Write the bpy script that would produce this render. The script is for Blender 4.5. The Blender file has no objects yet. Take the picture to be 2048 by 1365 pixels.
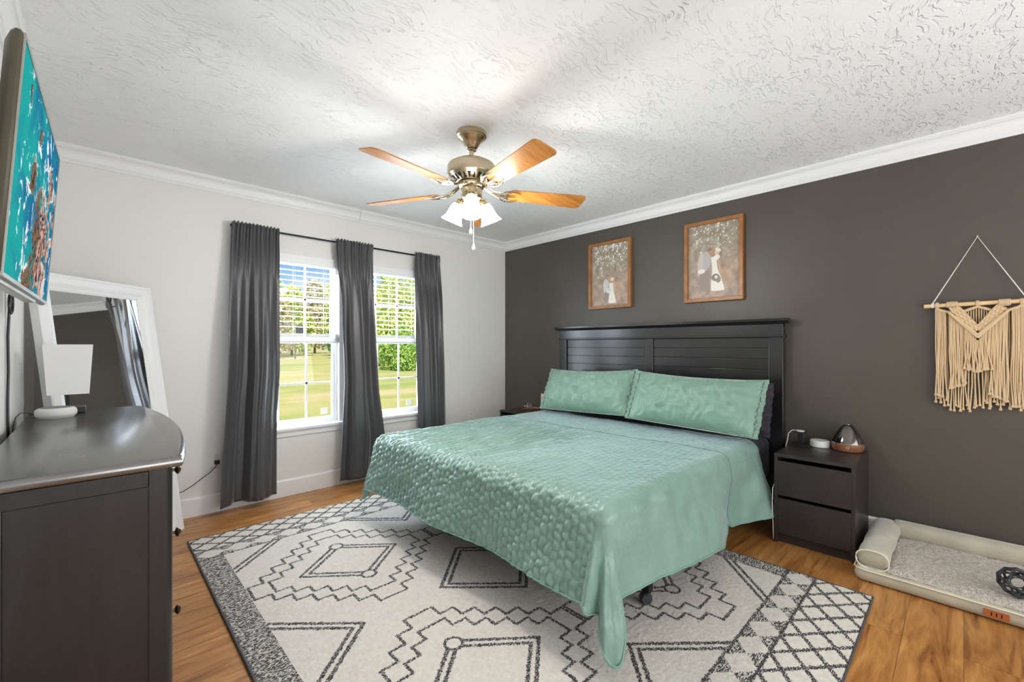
import bpy, math, random
import numpy as np
from mathutils import Vector, Matrix, noise
R = math.radians
rng = random.Random(7)
nrg = np.random.default_rng(5)
SC = bpy.context.scene
COL = SC.collection

# ------------------------------------------------------------------ camera
cd = bpy.data.cameras.new('camera')
cd.sensor_width = 36.0
cd.lens = 870.0 / 2048.0 * 36.0
cd.shift_y = 10.0 / 2048.0
cd.clip_start = 0.02
cd.clip_end = 600
cam = bpy.data.objects.new('camera', cd)
cam.location = (0, 0, 1.215)
cam.rotation_euler = (R(90), 0, R(46.08 - 90))
COL.objects.link(cam)
SC.camera = cam
SC.view_settings.view_transform = 'Standard'
SC.view_settings.look = 'None'
SC.view_settings.gamma = 1.0
SC.view_settings.use_curve_mapping = False
SC.view_settings.exposure = 0.0

# ------------------------------------------------------------------ node helper
class NT:
    def __init__(s, tree):
        s.t = tree; s.n = tree.nodes; s.l = tree.links
    def new(s, kind, **kw):
        n = s.n.new(kind)
        for k, v in kw.items():
            if k.startswith('i_'):
                s.put(n, k[2:], v)
            else:
                setattr(n, k, v)
        return n
    def sock(s, n, key):
        try:
            return n.inputs[int(key)]
        except ValueError:
            return n.inputs[key.replace('_', ' ')]
    def put(s, n, key, v):
        k = s.sock(n, key)
        if isinstance(v, bpy.types.NodeSocket):
            s.l.new(v, k)
        else:
            k.default_value = v
    def math(s, op, a, b=None, c=None, clamp=False):
        n = s.n.new('ShaderNodeMath'); n.operation = op; n.use_clamp = clamp
        for i, v in enumerate((a, b, c)):
            if v is not None:
                if isinstance(v, bpy.types.NodeSocket): s.l.new(v, n.inputs[i])
                else: n.inputs[i].default_value = v
        return n.outputs[0]
    def mix(s, f, a, b):
        n = s.n.new('ShaderNodeMix'); n.data_type = 'RGBA'
        for sk, v in ((n.inputs['Factor'], f), (n.inputs[6], a), (n.inputs[7], b)):
            if isinstance(v, bpy.types.NodeSocket): s.l.new(v, sk)
            else: sk.default_value = v if sk.type != 'RGBA' or len(v) == 4 else (*v, 1)
        return n.outputs[2]
    def ramp(s, f, stops, mode='LINEAR'):
        n = s.n.new('ShaderNodeValToRGB'); s.l.new(f, n.inputs[0]); n.color_ramp.interpolation = mode
        e = n.color_ramp.elements
        while len(e) < len(stops): e.new(0.5)
        for i, (p, c) in enumerate(stops):
            e[i].position = p; e[i].color = (*c, 1) if len(c) == 3 else c
        return n.outputs[0]
    def coord(s, scale=(1, 1, 1), rot=(0, 0, 0), out='Object'):
        c = s.n.new('ShaderNodeTexCoord'); m = s.n.new('ShaderNodeMapping')
        m.inputs['Scale'].default_value = scale; m.inputs['Rotation'].default_value = rot
        s.l.new(c.outputs[out], m.inputs['Vector']); return m.outputs[0]
    def noise(s, vec, scale=5, detail=4, rough=.5, dist=0):
        n = s.n.new('ShaderNodeTexNoise'); s.l.new(vec, n.inputs['Vector'])
        n.inputs['Scale'].default_value = scale; n.inputs['Detail'].default_value = detail
        n.inputs['Roughness'].default_value = rough; n.inputs['Distortion'].default_value = dist
        return n.outputs[0]
    def bump(s, h, strength=.3, dist=.01, normal=None):
        n = s.n.new('ShaderNodeBump'); s.l.new(h, n.inputs['Height'])
        n.inputs['Strength'].default_value = strength; n.inputs['Distance'].default_value = dist
        if normal is not None: s.l.new(normal, n.inputs['Normal'])
        return n.outputs[0]

# ------------------------------------------------------------------ world, sun, large lights
W = bpy.data.worlds.new('world'); SC.world = W; W.use_nodes = True
w = NT(W.node_tree); w.n.clear()
wv = w.coord((1, 1, 2.6), out='Generated')
cl = w.ramp(w.noise(wv, 3.2, 6, .55, .3), [(.42, (0, 0, 0)), (.60, (1, 1, 1))])
skyc = w.mix(cl, (.30, .55, .95, 1), (1.0, 1.0, 1.0, 1))
bg = w.new('ShaderNodeBackground', i_Color=skyc, i_Strength=1.0)
wo = w.new('ShaderNodeOutputWorld'); w.l.new(bg.outputs[0], wo.inputs[0])

def lamp(name, kind, loc, energy, color=(1, 1, 1), rot=(0, 0, 0), **kw):
    d = bpy.data.lights.new(name, kind); d.energy = energy; d.color = color
    for k, v in kw.items(): setattr(d, k, v)
    o = bpy.data.objects.new(name, d); o.location = loc; o.rotation_euler = rot
    COL.objects.link(o); return o
lamp('sun', 'SUN', (0, -5, 12), 4.6, (1.0, .95, .86), (R(42), 0, R(-20)), angle=R(1.0))
# added fill lamp behind the camera, tilted up for the ceiling; no opening there
lamp('rear_fill', 'AREA', (1.6, -1.55, 1.35), 78, (.96, .98, 1.0), (R(106), 0, 0),
     shape='RECTANGLE', size=3.2, size_y=1.9)
# daylight entering at the two windows (sky light portals)
for cx in (1.195, 2.06):
    lamp('window_daylight', 'AREA', (cx, 4.02, 1.2), 46, (.78, .89, 1.0), (R(-78), 0, 0),
         shape='RECTANGLE', size=.66, size_y=1.3)
FANC = (1.565, 1.96)
for a in (-129, 111, -9):
    lamp('fan_bulb', 'POINT', (FANC[0] + .15 * math.cos(R(a)), FANC[1] + .15 * math.sin(R(a)), 1.915), 14,
         (1.0, .96, .90), shadow_soft_size=.05)

# ------------------------------------------------------------------ materials
def mat(name, col=(.5, .5, .5), rough=.5, metal=0.0, bump=None, var=None, emit=None, **kw):
    m = bpy.data.materials.new(name); m.use_nodes = True
    t = NT(m.node_tree); b = t.n['Principled BSDF']
    b.inputs['Base Color'].default_value = (*col, 1)
    b.inputs['Roughness'].default_value = rough; b.inputs['Metallic'].default_value = metal
    v = t.coord()
    sc = 40
    if var:      # (scale, amount)
        n = t.noise(v, var[0], 5, .55)
        d = tuple(c * (1 - var[1]) for c in col); l = tuple(min(1, c * (1 + var[1])) for c in col)
        t.put(b, 'Base Color', t.ramp(n, [(.3, d), (.7, l)]))
    if bump:     # (scale, strength, distance)
        t.put(b, 'Normal', t.bump(t.noise(v, bump[0], 3, .5), bump[1], bump[2]))
    if emit:
        b.inputs['Emission Color'].default_value = (*emit[0], 1); b.inputs['Emission Strength'].default_value = emit[1]
    for k, val in kw.items(): t.put(b, k, val)
    return m
M = {}
M['wall'] = mat('wall_paint', (.80, .79, .765), .55, bump=(90, .06, .002))
M['ceil'] = m = mat('ceiling_texture', (.93, .93, .935), .75)
t = NT(m.node_tree); b = t.n['Principled BSDF']
v = t.coord()
dn = t.new('ShaderNodeTexNoise', i_Vector=v, i_Scale=4.5, i_Detail=2.0)
dv = t.new('ShaderNodeVectorMath', operation='MULTIPLY_ADD'); t.put(dv, '0', dn.outputs['Color']); t.put(dv, '1', (.16, .16, .16)); t.put(dv, '2', v)
def strokes(ang, sx, sy, lo, hi):
    mp = t.new('ShaderNodeMapping', i_Vector=dv.outputs[0]); mp.inputs['Rotation'].default_value = (0, 0, R(ang)); mp.inputs['Scale'].default_value = (sx, sy, 1)
    return t.ramp(t.noise(mp.outputs[0], 1.0, 2, .55, .25), [(lo, (0, 0, 0)), (hi, (1, 1, 1))])
dirs = [(15, 11, 44), (-40, 12, 48), (70, 12, 46)]
sel = t.noise(v, 3.2, 4, .6)
lay = None
for k, (ag, sx, sy) in enumerate(dirs):
    st_ = strokes(ag, sx, sy, .535, .60)
    lo, hi = [(-1, .455), (.455, .53), (.53, 2)][k]
    mk = t.math('MULTIPLY', t.math('GREATER_THAN', sel, lo), t.math('LESS_THAN', sel, hi))
    st_ = t.math('MULTIPLY', st_, mk); lay = st_ if lay is None else t.math('ADD', lay, st_)
dens = t.ramp(t.noise(v, 5.0, 4, .65), [(.38, (.12, .12, .12)), (.62, (1, 1, 1))])
hgt = t.math('ADD', t.math('MULTIPLY', t.math('MULTIPLY', lay, dens), -1.0), t.math('MULTIPLY', t.noise(v, 60, 4, .6), .40))
t.put(b, 'Normal', t.bump(hgt, .8, .009))
M['accent'] = mat('charcoal_wall_paint', (.080, .069, .057), .42, bump=(70, .12, .002), var=(3, .06))
M['trim'] = mat('white_trim_paint', (.86, .86, .87), .35)
M['vinyl'] = mat('white_window_vinyl', (.88, .89, .90), .3)
M['blind'] = mat('white_blind_slats', (.85, .86, .87), .4)
M['black'] = mat('black_painted_wood', (.014, .013, .013), .22, bump=(60, .03, .0006), IOR=1.7)
M['blackbrown'] = mat('black_brown_veneer', (.028, .022, .021), .38, bump=(50, .1, .001), var=(6, .2))
M['metal_black'] = mat('black_metal', (.02, .02, .022), .35, .6)
M['plastic_black'] = mat('black_plastic', (.015, .015, .016), .3)
M['plastic_white'] = mat('white_plastic', (.82, .82, .80), .4)
M['brass'] = mat('antique_brass', (.56, .47, .33), .24, 1.0, bump=(200, .05, .0005))
M['dark_slot'] = mat('dark_recess', (.01, .01, .01), .8)
M['glass_shade'] = mat('lit_frosted_glass', (.95, .95, .95), .3, emit=((1, .985, .96), 9.0))
M['frame_wood'] = mat('oak_frame_wood', (.33, .135, .035), .35, var=(14, .25))
M['fabric_white'] = mat('white_linen_shade', (.84, .84, .83), .8, bump=(400, .1, .001))
M['speaker_fab'] = mat('pale_grey_speaker_fabric', (.72, .72, .70), .8, bump=(600, .2, .001))
M['sheet'] = mat('dark_plum_sheet', (.018, .015, .025), .7, bump=(12, .5, .02), Sheen_Weight=.1)
M['cream_cord'] = mat('cream_cotton_cord', (.64, .47, .28), .85, bump=(500, .3, .001))
M['dowel'] = mat('pale_pine_dowel', (.78, .53, .27), .5, var=(20, .15))
M['string'] = mat('white_string', (.85, .82, .75), .8)
M['tv_back'] = mat('olive_grey_tv_casing', (.10, .092, .065), .3, .35)
M['tv_bezel'] = mat('silver_tv_bezel', (.42, .40, .36), .3, .7)
M['mirror'] = mat('mirror_silver', (.9, .9, .9), .02, 1.0)
M['knob'] = mat('aged_bronze_knob', (.13, .085, .06), .28, .9)
M['piping'] = mat('cream_piping', (.80, .74, .60), .7)
M['copper'] = mat('orange_leather_tag', (.45, .12, .03), .5)
M['driveway'] = mat('pale_concrete_drive', (.75, .72, .66), .8, var=(.8, .08))
M['bark'] = mat('tree_bark', (.18, .13, .10), .9, var=(6, .3))
M['chrome'] = mat('dark_chrome', (.16, .15, .14), .12, 1.0)
M['rubber'] = mat('dark_grey_rubber', (.035, .037, .042), .55, bump=(150, .2, .001))
M['silver'] = mat('polished_silver', (.7, .68, .64), .2, 1.0)
M['walnut'] = mat('walnut_base', (.22, .085, .04), .4, var=(30, .3))
M['paper'] = mat('cream_photo_mount', (.72, .62, .47), .6)
M['sticker'] = mat('pale_grey_sticker', (.80, .80, .85), .6)

# curtain: dark grey satin
m = M['curtain'] = mat('charcoal_satin_curtain', (.060, .060, .066), .38, bump=(260, .1, .0006), Sheen_Weight=.35, Sheen_Roughness=.4)
# fan blade oak
def wood(name, dark, light, stretch, rough, scale=1.0, rot=0):
    m = mat(name, light, rough); t = NT(m.node_tree); b = t.n['Principled BSDF']
    v = t.coord(stretch, (0, 0, rot)); n = t.noise(v, scale, 6, .6, .6)
    t.put(b, 'Base Color', t.ramp(n, [(.3, dark), (.72, light)]))
    t.put(b, 'Normal', t.bump(n, .08, .002)); return m
M['blade'] = wood('honey_oak_blade', (.38, .13, .025), (.62, .27, .055), (2, 22, 1), .26, 2)
M['dresser'] = wood('espresso_stained_wood', (.009, .008, .008), (.020, .016, .016), (22, 22, 2), .42, 2.2)
M['dresser'].node_tree.nodes['Principled BSDF'].inputs['Coat Weight'].default_value = .25
# dresser top: satin with pale scratches
m = M['dresser_top'] = mat('satin_espresso_top', (.05, .047, .042), .14)
t = NT(m.node_tree); b = t.n['Principled BSDF']
v = t.coord((6, 1.6, 1)); n = t.noise(v, 2.2, 3, .55, 1.2)
a = t.math('ABSOLUTE', t.math('SUBTRACT', n, .5)); ln = t.math('SUBTRACT', 1, t.math('DIVIDE', a, .006, clamp=True))
ln = t.math('MULTIPLY', ln, t.ramp(t.noise(t.coord(), 5, 2, .5), [(.5, (0, 0, 0)), (.6, (1, 1, 1))]))
t.put(b, 'Base Color', t.mix(t.math('MULTIPLY', ln, .6), (.05, .047, .042, 1), (.38, .36, .32, 1)))
t.put(b, 'Roughness', t.math('ADD', .17, t.math('MULTIPLY', t.noise(t.coord(), 30, 3, .6), .06)))
b.inputs['IOR'].default_value = 2.7
# window glass
m = M['glass'] = bpy.data.materials.new('window_glass'); m.use_nodes = True
t = NT(m.node_tree); t.n.clear()
tr = t.new('ShaderNodeBsdfTransparent'); gl = t.new('ShaderNodeBsdfGlossy', i_Roughness=.02)
mx = t.new('ShaderNodeMixShader', i_0=.02); t.l.new(tr.outputs[0], mx.inputs[1]); t.l.new(gl.outputs[0], mx.inputs[2])
o = t.new('ShaderNodeOutputMaterial'); t.l.new(mx.outputs[0], o.inputs[0])
# floor planks
m = M['floor'] = mat('brown_wood_planks', (.4, .2, .08), .32)
t = NT(m.node_tree); b = t.n['Principled BSDF']
v = t.coord()
br = t.new('ShaderNodeTexBrick', i_Vector=v, i_Scale=1.0); br.offset = .37; br.offset_frequency = 2
for k, val in (('Brick Width', 1.22), ('Row Height', .18), ('Mortar Size', .0012), ('Mortar Smooth', .2), ('Bias', 0.0)):
    br.inputs[k].default_value = val
br.inputs['Color1'].default_value = (0, 0, 0, 1); br.inputs['Color2'].default_value = (1, 1, 1, 1); br.inputs['Mortar'].default_value = (.5, .5, .5, 1)
sep = t.new('ShaderNodeSeparateColor'); t.l.new(br.outputs['Color'], sep.inputs[0])
off = t.new('ShaderNodeCombineXYZ'); t.put(off, 'X', t.math('MULTIPLY', sep.outputs[0], 7.0)); t.put(off, 'Y', t.math('MULTIPLY', sep.outputs[0], 3.0))
va = t.new('ShaderNodeVectorMath', operation='ADD'); t.put(va, '0', v); t.put(va, '1', off.outputs[0])
mp = t.new('ShaderNodeMapping', i_Vector=va.outputs[0]); mp.inputs['Scale'].default_value = (1.3, 9, 1)
g1 = t.noise(mp.outputs[0], 1.6, 6, .6, 1.4)
mp2 = t.new('ShaderNodeMapping', i_Vector=va.outputs[0]); mp2.inputs['Scale'].default_value = (2, 60, 1)
g2 = t.noise(mp2.outputs[0], 1.2, 4, .6, .3)
gg = t.math('ADD', t.math('MULTIPLY', g1, .8), t.math('MULTIPLY', g2, .2))
base = t.ramp(gg, [(.30, (.11, .036, .009)), (.42, (.34, .135, .034)), (.56, (.52, .245, .070)), (.72, (.70, .38, .14))])
tint = t.mix(t.math('MULTIPLY', sep.outputs[0], .45), (1, 1, 1, 1), (.62, .56, .50, 1))
mm = t.new('ShaderNodeMix', data_type='RGBA', blend_type='MULTIPLY'); mm.inputs['Factor'].default_value = 1
t.l.new(base, mm.inputs[6]); t.l.new(tint, mm.inputs[7])
t.put(b, 'Base Color', t.mix(t.math('MULTIPLY', br.outputs['Fac'], .6), mm.outputs[2], (.05, .02, .01, 1)))
t.put(b, 'Normal', t.bump(t.math('SUBTRACT', g2, br.outputs['Fac']), .12, .001))
t.put(b, 'Roughness', t.math('ADD', .25, t.math('MULTIPLY', g1, .15)))
# rug
m = M['rug'] = mat('cream_rug_pile', (.8, .75, .68), .95)
t = NT(m.node_tree); b = t.n['Principled BSDF']
ink = t.new('ShaderNodeAttribute', attribute_name='ink').outputs['Fac']
fil = t.new('ShaderNodeAttribute', attribute_name='fill').outputs['Fac']
v = t.coord()
rag = t.math('MULTIPLY', t.math('SUBTRACT', t.noise(v, 160, 2, .6), .5), .022)
line = t.math('GREATER_THAN', t.math('ADD', ink, rag), 0)
mv = t.coord((1, 3.2, 1))
spk = t.math('GREATER_THAN', t.noise(mv, 95, 2, .6), .42)
spk2 = t.math('GREATER_THAN', t.noise(mv, 75, 3, .7), .485)
fcol = t.math('MULTIPLY', t.math('GREATER_THAN', fil, .5), spk2)
tot = t.math('MAXIMUM', t.math('MULTIPLY', line, spk), fcol)
cream = t.ramp(t.noise(v, 55, 5, .7), [(.3, (.70, .65, .58)), (.7, (.86, .82, .76))])
t.put(b, 'Base Color', t.mix(tot, cream, (.045, .043, .048, 1)))
t.put(b, 'Normal', t.bump(t.noise(v, 260, 3, .7), .7, .006))
# quilt
m = M['quilt'] = mat('sage_satin_quilt', (.25, .40, .34), .36, bump=(160, .12, .001), Sheen_Weight=1.0, Sheen_Roughness=.3, Sheen_Tint=(.80, .92, 1, 1))
t = NT(m.node_tree); b = t.n['Principled BSDF']
v = t.coord()
t.put(b, 'Base Color', t.ramp(t.noise(v, 4, 3, .5), [(.3, (.20, .335, .285)), (.7, (.25, .40, .345))]))
st = t.math('LESS_THAN', t.new('ShaderNodeTexVoronoi', i_Vector=v, i_Scale=26).outputs['Distance'], .10)
t.put(b, 'Normal', t.bump(t.math('ADD', t.math('MULTIPLY', st, -.6), t.noise(v, 70, 3, .6)), .35, .003))
M['quilt_edge'] = mat('sage_quilt_binding', (.20, .37, .31), .5)
M['seam'] = mat('dark_green_seam', (.07, .14, .12), .7)
# dog bed
M['velvet'] = mat('sage_beige_velvet', (.46, .43, .33), .7, bump=(25, .25, .01), var=(9, .16), Sheen_Weight=.6)
M['plush'] = mat('taupe_plush', (.60, .53, .45), .95, bump=(120, 1.0, .02), var=(55, .28), Sheen_Weight=.4)
# lawn
m = M['lawn'] = mat('sunny_dry_lawn', (.4, .42, .12), .9)
t = NT(m.node_tree); b = t.n['Principled BSDF']
v = t.coord()
n1 = t.noise(t.coord((.35, 1, 1)), .35, 6, .65, .5); n2 = t.noise(v, 9, 5, .8)
c1 = t.ramp(n1, [(.38, (.30, .38, .07)), (.5, (.52, .48, .15)), (.62, (.68, .52, .28))])
t.put(b, 'Base Color', t.mix(t.math('MULTIPLY', n2, .55), c1, (.30, .30, .07, 1)))
def leafmat(name, c1, c2):
    m = mat(name, c1, .6); t = NT(m.node_tree); b = t.n['Principled BSDF']
    t.put(b, 'Base Color', t.ramp(t.noise(t.coord(), 1.4, 4, .6), [(.35, c1), (.65, c2)]))
    return m
M['leaf_y'] = leafmat('yellow_green_leaves', (.44, .58, .10), (.85, .85, .26))
M['leaf_g'] = leafmat('green_leaves', (.22, .44, .07), (.55, .72, .16))
M['leaf_d'] = leafmat('dark_green_leaves', (.10, .24, .09), (.24, .40, .14))
M['leaf_b'] = leafmat('brown_green_leaves', (.48, .40, .24), (.78, .72, .36))

# ------------------------------------------------------------------ mesh builder
ORG = {}
class MB:
    def __init__(s): s.v = []; s.f = []
    def add(s, vs, fs):
        k = len(s.v); s.v += [tuple(p) for p in vs]; s.f += [tuple(i + k for i in f) for f in fs]; return s
    def box(s, x0, x1, y0, y1, z0, z1):
        vs = [(x, y, z) for x in (x0, x1) for y in (y0, y1) for z in (z0, z1)]
        return s.add(vs, [(0, 1, 3, 2), (4, 6, 7, 5), (0, 4, 5, 1), (2, 3, 7, 6), (0, 2, 6, 4), (1, 5, 7, 3)])
    def obox(s, c, ax, ay, az, hx, hy, hz):
        c, ax, ay, az = map(Vector, (c, ax, ay, az))
        vs = [c + ax * (hx * a) + ay * (hy * b_) + az * (hz * d) for a in (-1, 1) for b_ in (-1, 1) for d in (-1, 1)]
        return s.add(vs, [(0, 1, 3, 2), (4, 6, 7, 5), (0, 4, 5, 1), (2, 3, 7, 6), (0, 2, 6, 4), (1, 5, 7, 3)])
    def lathe(s, prof, c=(0, 0, 0), axis=(0, 0, 1), n=32, caps=True, sx=1, sy=1):
        """prof: list of (radius, height along axis)"""
        ax = Vector(axis).normalized(); up = Vector((0, 0, 1)) if abs(ax.z) < .9 else Vector((1, 0, 0))
        u = ax.cross(up).normalized(); w_ = ax.cross(u)
        c = Vector(c); vs = []; fs = []
        for r, h in prof:
            for i in range(n):
                a = 2 * math.pi * i / n
                vs.append(c + ax * h + u * (r * sx * math.cos(a)) + w_ * (r * sy * math.sin(a)))
        for j in range(len(prof) - 1):
            for i in range(n):
                i2 = (i + 1) % n; fs.append((j * n + i, j * n + i2, (j + 1) * n + i2, (j + 1) * n + i))
        if caps:
            fs.append(tuple(range(n))[::-1]); fs.append(tuple((len(prof) - 1) * n + i for i in range(n)))
        return s.add(vs, fs)
    def tube(s, pts, r, n=8, caps=True, flat=1.0):
        pts = [Vector(p) for p in pts]; vs = []; fs = []; pu = None
        rs = r if isinstance(r, (list, tuple)) else [r] * len(pts)
        for i, p in enumerate(pts):
            d = (pts[min(i + 1, len(pts) - 1)] - pts[max(i - 1, 0)])
            d = d.normalized() if d.length > 1e-9 else Vector((0, 0, 1))
            if pu is None:
                up = Vector((0, 0, 1)) if abs(d.z) < .9 else Vector((1, 0, 0)); u = d.cross(up).normalized()
            else:
                u = (pu - d * pu.dot(d)).normalized()
            pu = u; w_ = d.cross(u)
            for k in range(n):
                a = 2 * math.pi * k / n; vs.append(p + u * (rs[i] * math.cos(a)) + w_ * (rs[i] * flat * math.sin(a)))
        for j in range(len(pts) - 1):
            for k in range(n):
                k2 = (k + 1) % n; fs.append((j * n + k, j * n + k2, (j + 1) * n + k2, (j + 1) * n + k))
        if caps:
            fs.append(tuple(range(n))[::-1]); fs.append(tuple((len(pts) - 1) * n + k for k in range(n)))
        return s.add(vs, fs)
    def grid(s, P, nu, nv, closed_u=False):
        """P[j][i] flattened list of nv rows by nu columns"""
        fs = []
        for j in range(nv - 1):
            for i in range(nu if closed_u else nu - 1):
                i2 = (i + 1) % nu
                fs.append((j * nu + i, j * nu + i2, (j + 1) * nu + i2, (j + 1) * nu + i))
        return s.add(P, fs)
    def prism(s, poly, a, b, fn):
        """poly: 2-D points; fn(p, q, t) -> 3-D; extruded from t=a to t=b"""
        n = len(poly); vs = [fn(p, q, a) for p, q in poly] + [fn(p, q, b) for p, q in poly]
        fs = [tuple(range(n))[::-1], tuple(range(n, 2 * n))] + [(i, (i + 1) % n, n + (i + 1) % n, n + i) for i in range(n)]
        return s.add(vs, fs)
    def build(s, name, m, parent=None, loc=None, smooth=False, bevel=0, solid=0, subd=0, local=False):
        me = bpy.data.meshes.new(name)
        org = Vector((0, 0, 0))
        if parent is not None: org = ORG[parent.name]
        elif loc is not None: org = Vector(loc)
        vs = s.v if local else [(p[0] - org[0], p[1] - org[1], p[2] - org[2]) for p in s.v]
        me.from_pydata(vs, [], s.f); me.update()
        import bmesh
        bm = bmesh.new(); bm.from_mesh(me); bmesh.ops.recalc_face_normals(bm, faces=bm.faces); bm.to_mesh(me); bm.free()
        if m is not None: me.materials.append(m)
        o = bpy.data.objects.new(name, me); COL.objects.link(o)
        if parent is not None: o.parent = parent
        elif loc is not None: o.location = loc
        ORG[o.name] = org
        if smooth:
            for p in me.polygons: p.use_smooth = True
            if bevel == 0 and smooth != 'all':
                me.set_sharp_from_angle(angle=R(40))
        if bevel:
            mo = o.modifiers.new('bevel', 'BEVEL'); mo.width = bevel; mo.segments = 3; mo.limit_method = 'ANGLE'
            for p in me.polygons: p.use_smooth = True
            me.set_sharp_from_angle(angle=R(40))
        if solid:
            mo = o.modifiers.new('solid', 'SOLIDIFY'); mo.thickness = solid; mo.offset = 0
        if subd:
            mo = o.modifiers.new('sub', 'SUBSURF'); mo.levels = subd; mo.render_levels = subd
        return o
def struct(o): o['kind'] = 'structure'; return o
def tag(o, label, cat, group=None, kind=None):
    o['label'] = label; o['category'] = cat
    if group: o['group'] = group
    if kind: o['kind'] = kind
    return o
def thing(name, loc, label, cat, group=None, rz=0):
    o = bpy.data.objects.new(name, None); o.location = loc; o.rotation_euler = (0, 0, rz); o.empty_display_size = .05
    COL.objects.link(o); ORG[o.name] = Vector(loc); return tag(o, label, cat, group)
def copy_tree(o, parent=None):
    c = o.copy(); COL.objects.link(c)
    if parent is not None: c.parent = parent
    for ch in list(o.children): copy_tree(ch, c)
    return c
def lerp(a, b, t_): return a + (b - a) * t_
def table(z, tb):
    for (z0, a), (z1, b_) in zip(tb, tb[1:]):
        if z0 <= z <= z1 or z1 <= z <= z0: return lerp(a, b_, (z - z0) / (z1 - z0))
    return tb[0][1] if abs(z - tb[0][0]) < abs(z - tb[-1][0]) else tb[-1][1]
def sm(x): x = max(0, min(1, x)); return x * x * (3 - 2 * x)

# ------------------------------------------------------------------ room shell
XH, YW, XL, YB, CZ = 3.555, 3.81, -.25, -1.65, 2.44
struct(MB().box(XL - .2, XH + .2, YB - .2, YW + .15, -.12, 0).build('floor', M['floor']))
struct(MB().box(XL - .2, XH + .2, YB - .2, YW + .15, CZ, CZ + .12).build('ceiling', M['ceil']))
OP = [(.83, 1.56), (1.69, 2.43)]; OZ = (.555, 1.955)
wb = MB(); xs = [XL - .15, OP[0][0], OP[0][1], OP[1][0], OP[1][1], XH + .15]
wb.box(xs[0], xs[5], YW, YW + .15, 0, OZ[0]); wb.box(xs[0], xs[5], YW, YW + .15, OZ[1], CZ)
for a, b_ in ((0, 1), (2, 3), (4, 5)): wb.box(xs[a], xs[b_], YW, YW + .15, OZ[0], OZ[1])
struct(wb.build('wall_back', M['wall']))
struct(MB().box(XH, XH + .15, YB, YW, 0, CZ).build('wall_right', M['accent']))
struct(MB().box(XL - .15, XL, YB, YW, 0, CZ).build('wall_left', M['wall']))
struct(MB().box(XL - .15, XH + .15, YB - .15, YB, 0, CZ).build('wall_front', M['wall']))
# baseboards: flat board with eased top
def base_prof(h=.135, d=.015): return [(0, 0), (d, 0), (d, h - .012), (d - .006, h - .003), (0, h)]
struct(MB().prism(base_prof(), XL, XH - .016, lambda p, q, t_: (t_, YW - p, q)).build('baseboard_back', M['trim']))
struct(MB().prism(base_prof(), YB, YW, lambda p, q, t_: (XH - p, t_, q)).build('baseboard_right', M['trim']))
struct(MB().prism(base_prof(), 0.0, YW - .016, lambda p, q, t_: (XL + p, t_, q)).build('baseboard_left', M['trim']))
# crown moulding
cp = [(0, -.098), (.010, -.098), (.012, -.090), (.016, -.088), (.016, -.081), (.022, -.078), (.024, -.072)]
for k in range(7):
    a = k / 6 * math.pi / 2; cp.append((.024 + .030 * (1 - math.cos(a)), -.068 + .046 * math.sin(a)))
cp += [(.058, -.016), (.062, -.014), (.062, 0), (0, 0)]
struct(MB().prism(cp, XL, 1.738, lambda p, q, t_: (t_, YW - p, CZ + q)).build('trim_1', M['trim']))
struct(MB().prism(cp, 1.741, XH, lambda p, q, t_: (t_, YW - p, CZ + q)).build('trim_2', M['trim']))
struct(MB().prism(cp, YB, YW, lambda p, q, t_: (XH - p, t_, CZ + q)).build('trim_3', M['trim']))
struct(MB().prism(cp, YB, YW, lambda p, q, t_: (XL + p, t_, CZ + q)).build('trim_4', M['trim']))

# ------------------------------------------------------------------ windows
def window(n, x0, x1, muntins):
    y = 3.86; root = bpy.data.objects.new('window_%d' % n, None); root.location = (x0, y, OZ[0]); COL.objects.link(root)
    ORG[root.name] = Vector(root.location); struct(root)
    z0, z1 = OZ; zm = 1.27
    f = MB()
    f.box(x0, x0 + .018, y - .005, y + .075, z0, z1).box(x1 - .018, x1, y - .005, y + .075, z0, z1)
    f.box(x0 + .018, x1 - .018, y - .005, y + .075, z1 - .02, z1).box(x0 + .018, x1 - .018, y - .005, y + .075, z0, z0 + .012)
    f.build('frame', M['vinyl'], root, bevel=.002)
    for nm, za, zb, yy in (('lower_sash', z0 + .012, zm + .02, y + .005), ('upper_sash', zm - .015, z1 - .02, y + .04)):
        s_ = MB(); a, b_ = x0 + .018, x1 - .018; d = .028; st = .022
        s_.box(a, a + st, yy, yy + d, za, zb).box(b_ - st, b_, yy, yy + d, za, zb)
        s_.box(a + st, b_ - st, yy, yy + d, za, za + .034).box(a + st, b_ - st, yy, yy + d, zb - .03, zb)
        so = s_.build(nm, M['vinyl'], root, bevel=.002)
        g = MB(); zmid = (.899 if nm[0] == 'l' else 1.612)
        ga, gb = za + .034, zb - .03
        for k, mx_ in enumerate(muntins): g.box(mx_ - .008, mx_ + .008, yy + .009, yy + .020, ga, gb)
        g.box(a + st, b_ - st, yy + .009, yy + .020, zmid - .008, zmid + .008)
        g.build('muntins', M['vinyl'], so)
        MB().box(a + st, b_ - st, yy + .013, yy + .016, ga, gb).build('pane', M['glass'], so)
    MB().box(x0 - .03, x1 + .03, YW - .045, y - .006, OZ[0] - .027, OZ[0] - .001).build('sill', M['trim'], root, bevel=.008)
    MB().box(x0 - .02, x1 + .02, YW - .016, YW - .001, OZ[0] - .075, OZ[0] - .028).build('apron', M['trim'], root, bevel=.004)
    sx = x1 - .105 if n == 1 else 2.29
    sk = MB().box(sx - .028, sx + .03, y + .0155, y + .0175, .62, .675)
    so = sk.build('window_sticker', M['sticker'], root)
    return root
window(1, *OP[0], (1.087, 1.306)); window(2, *OP[1], (1.95, 2.177))

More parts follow.
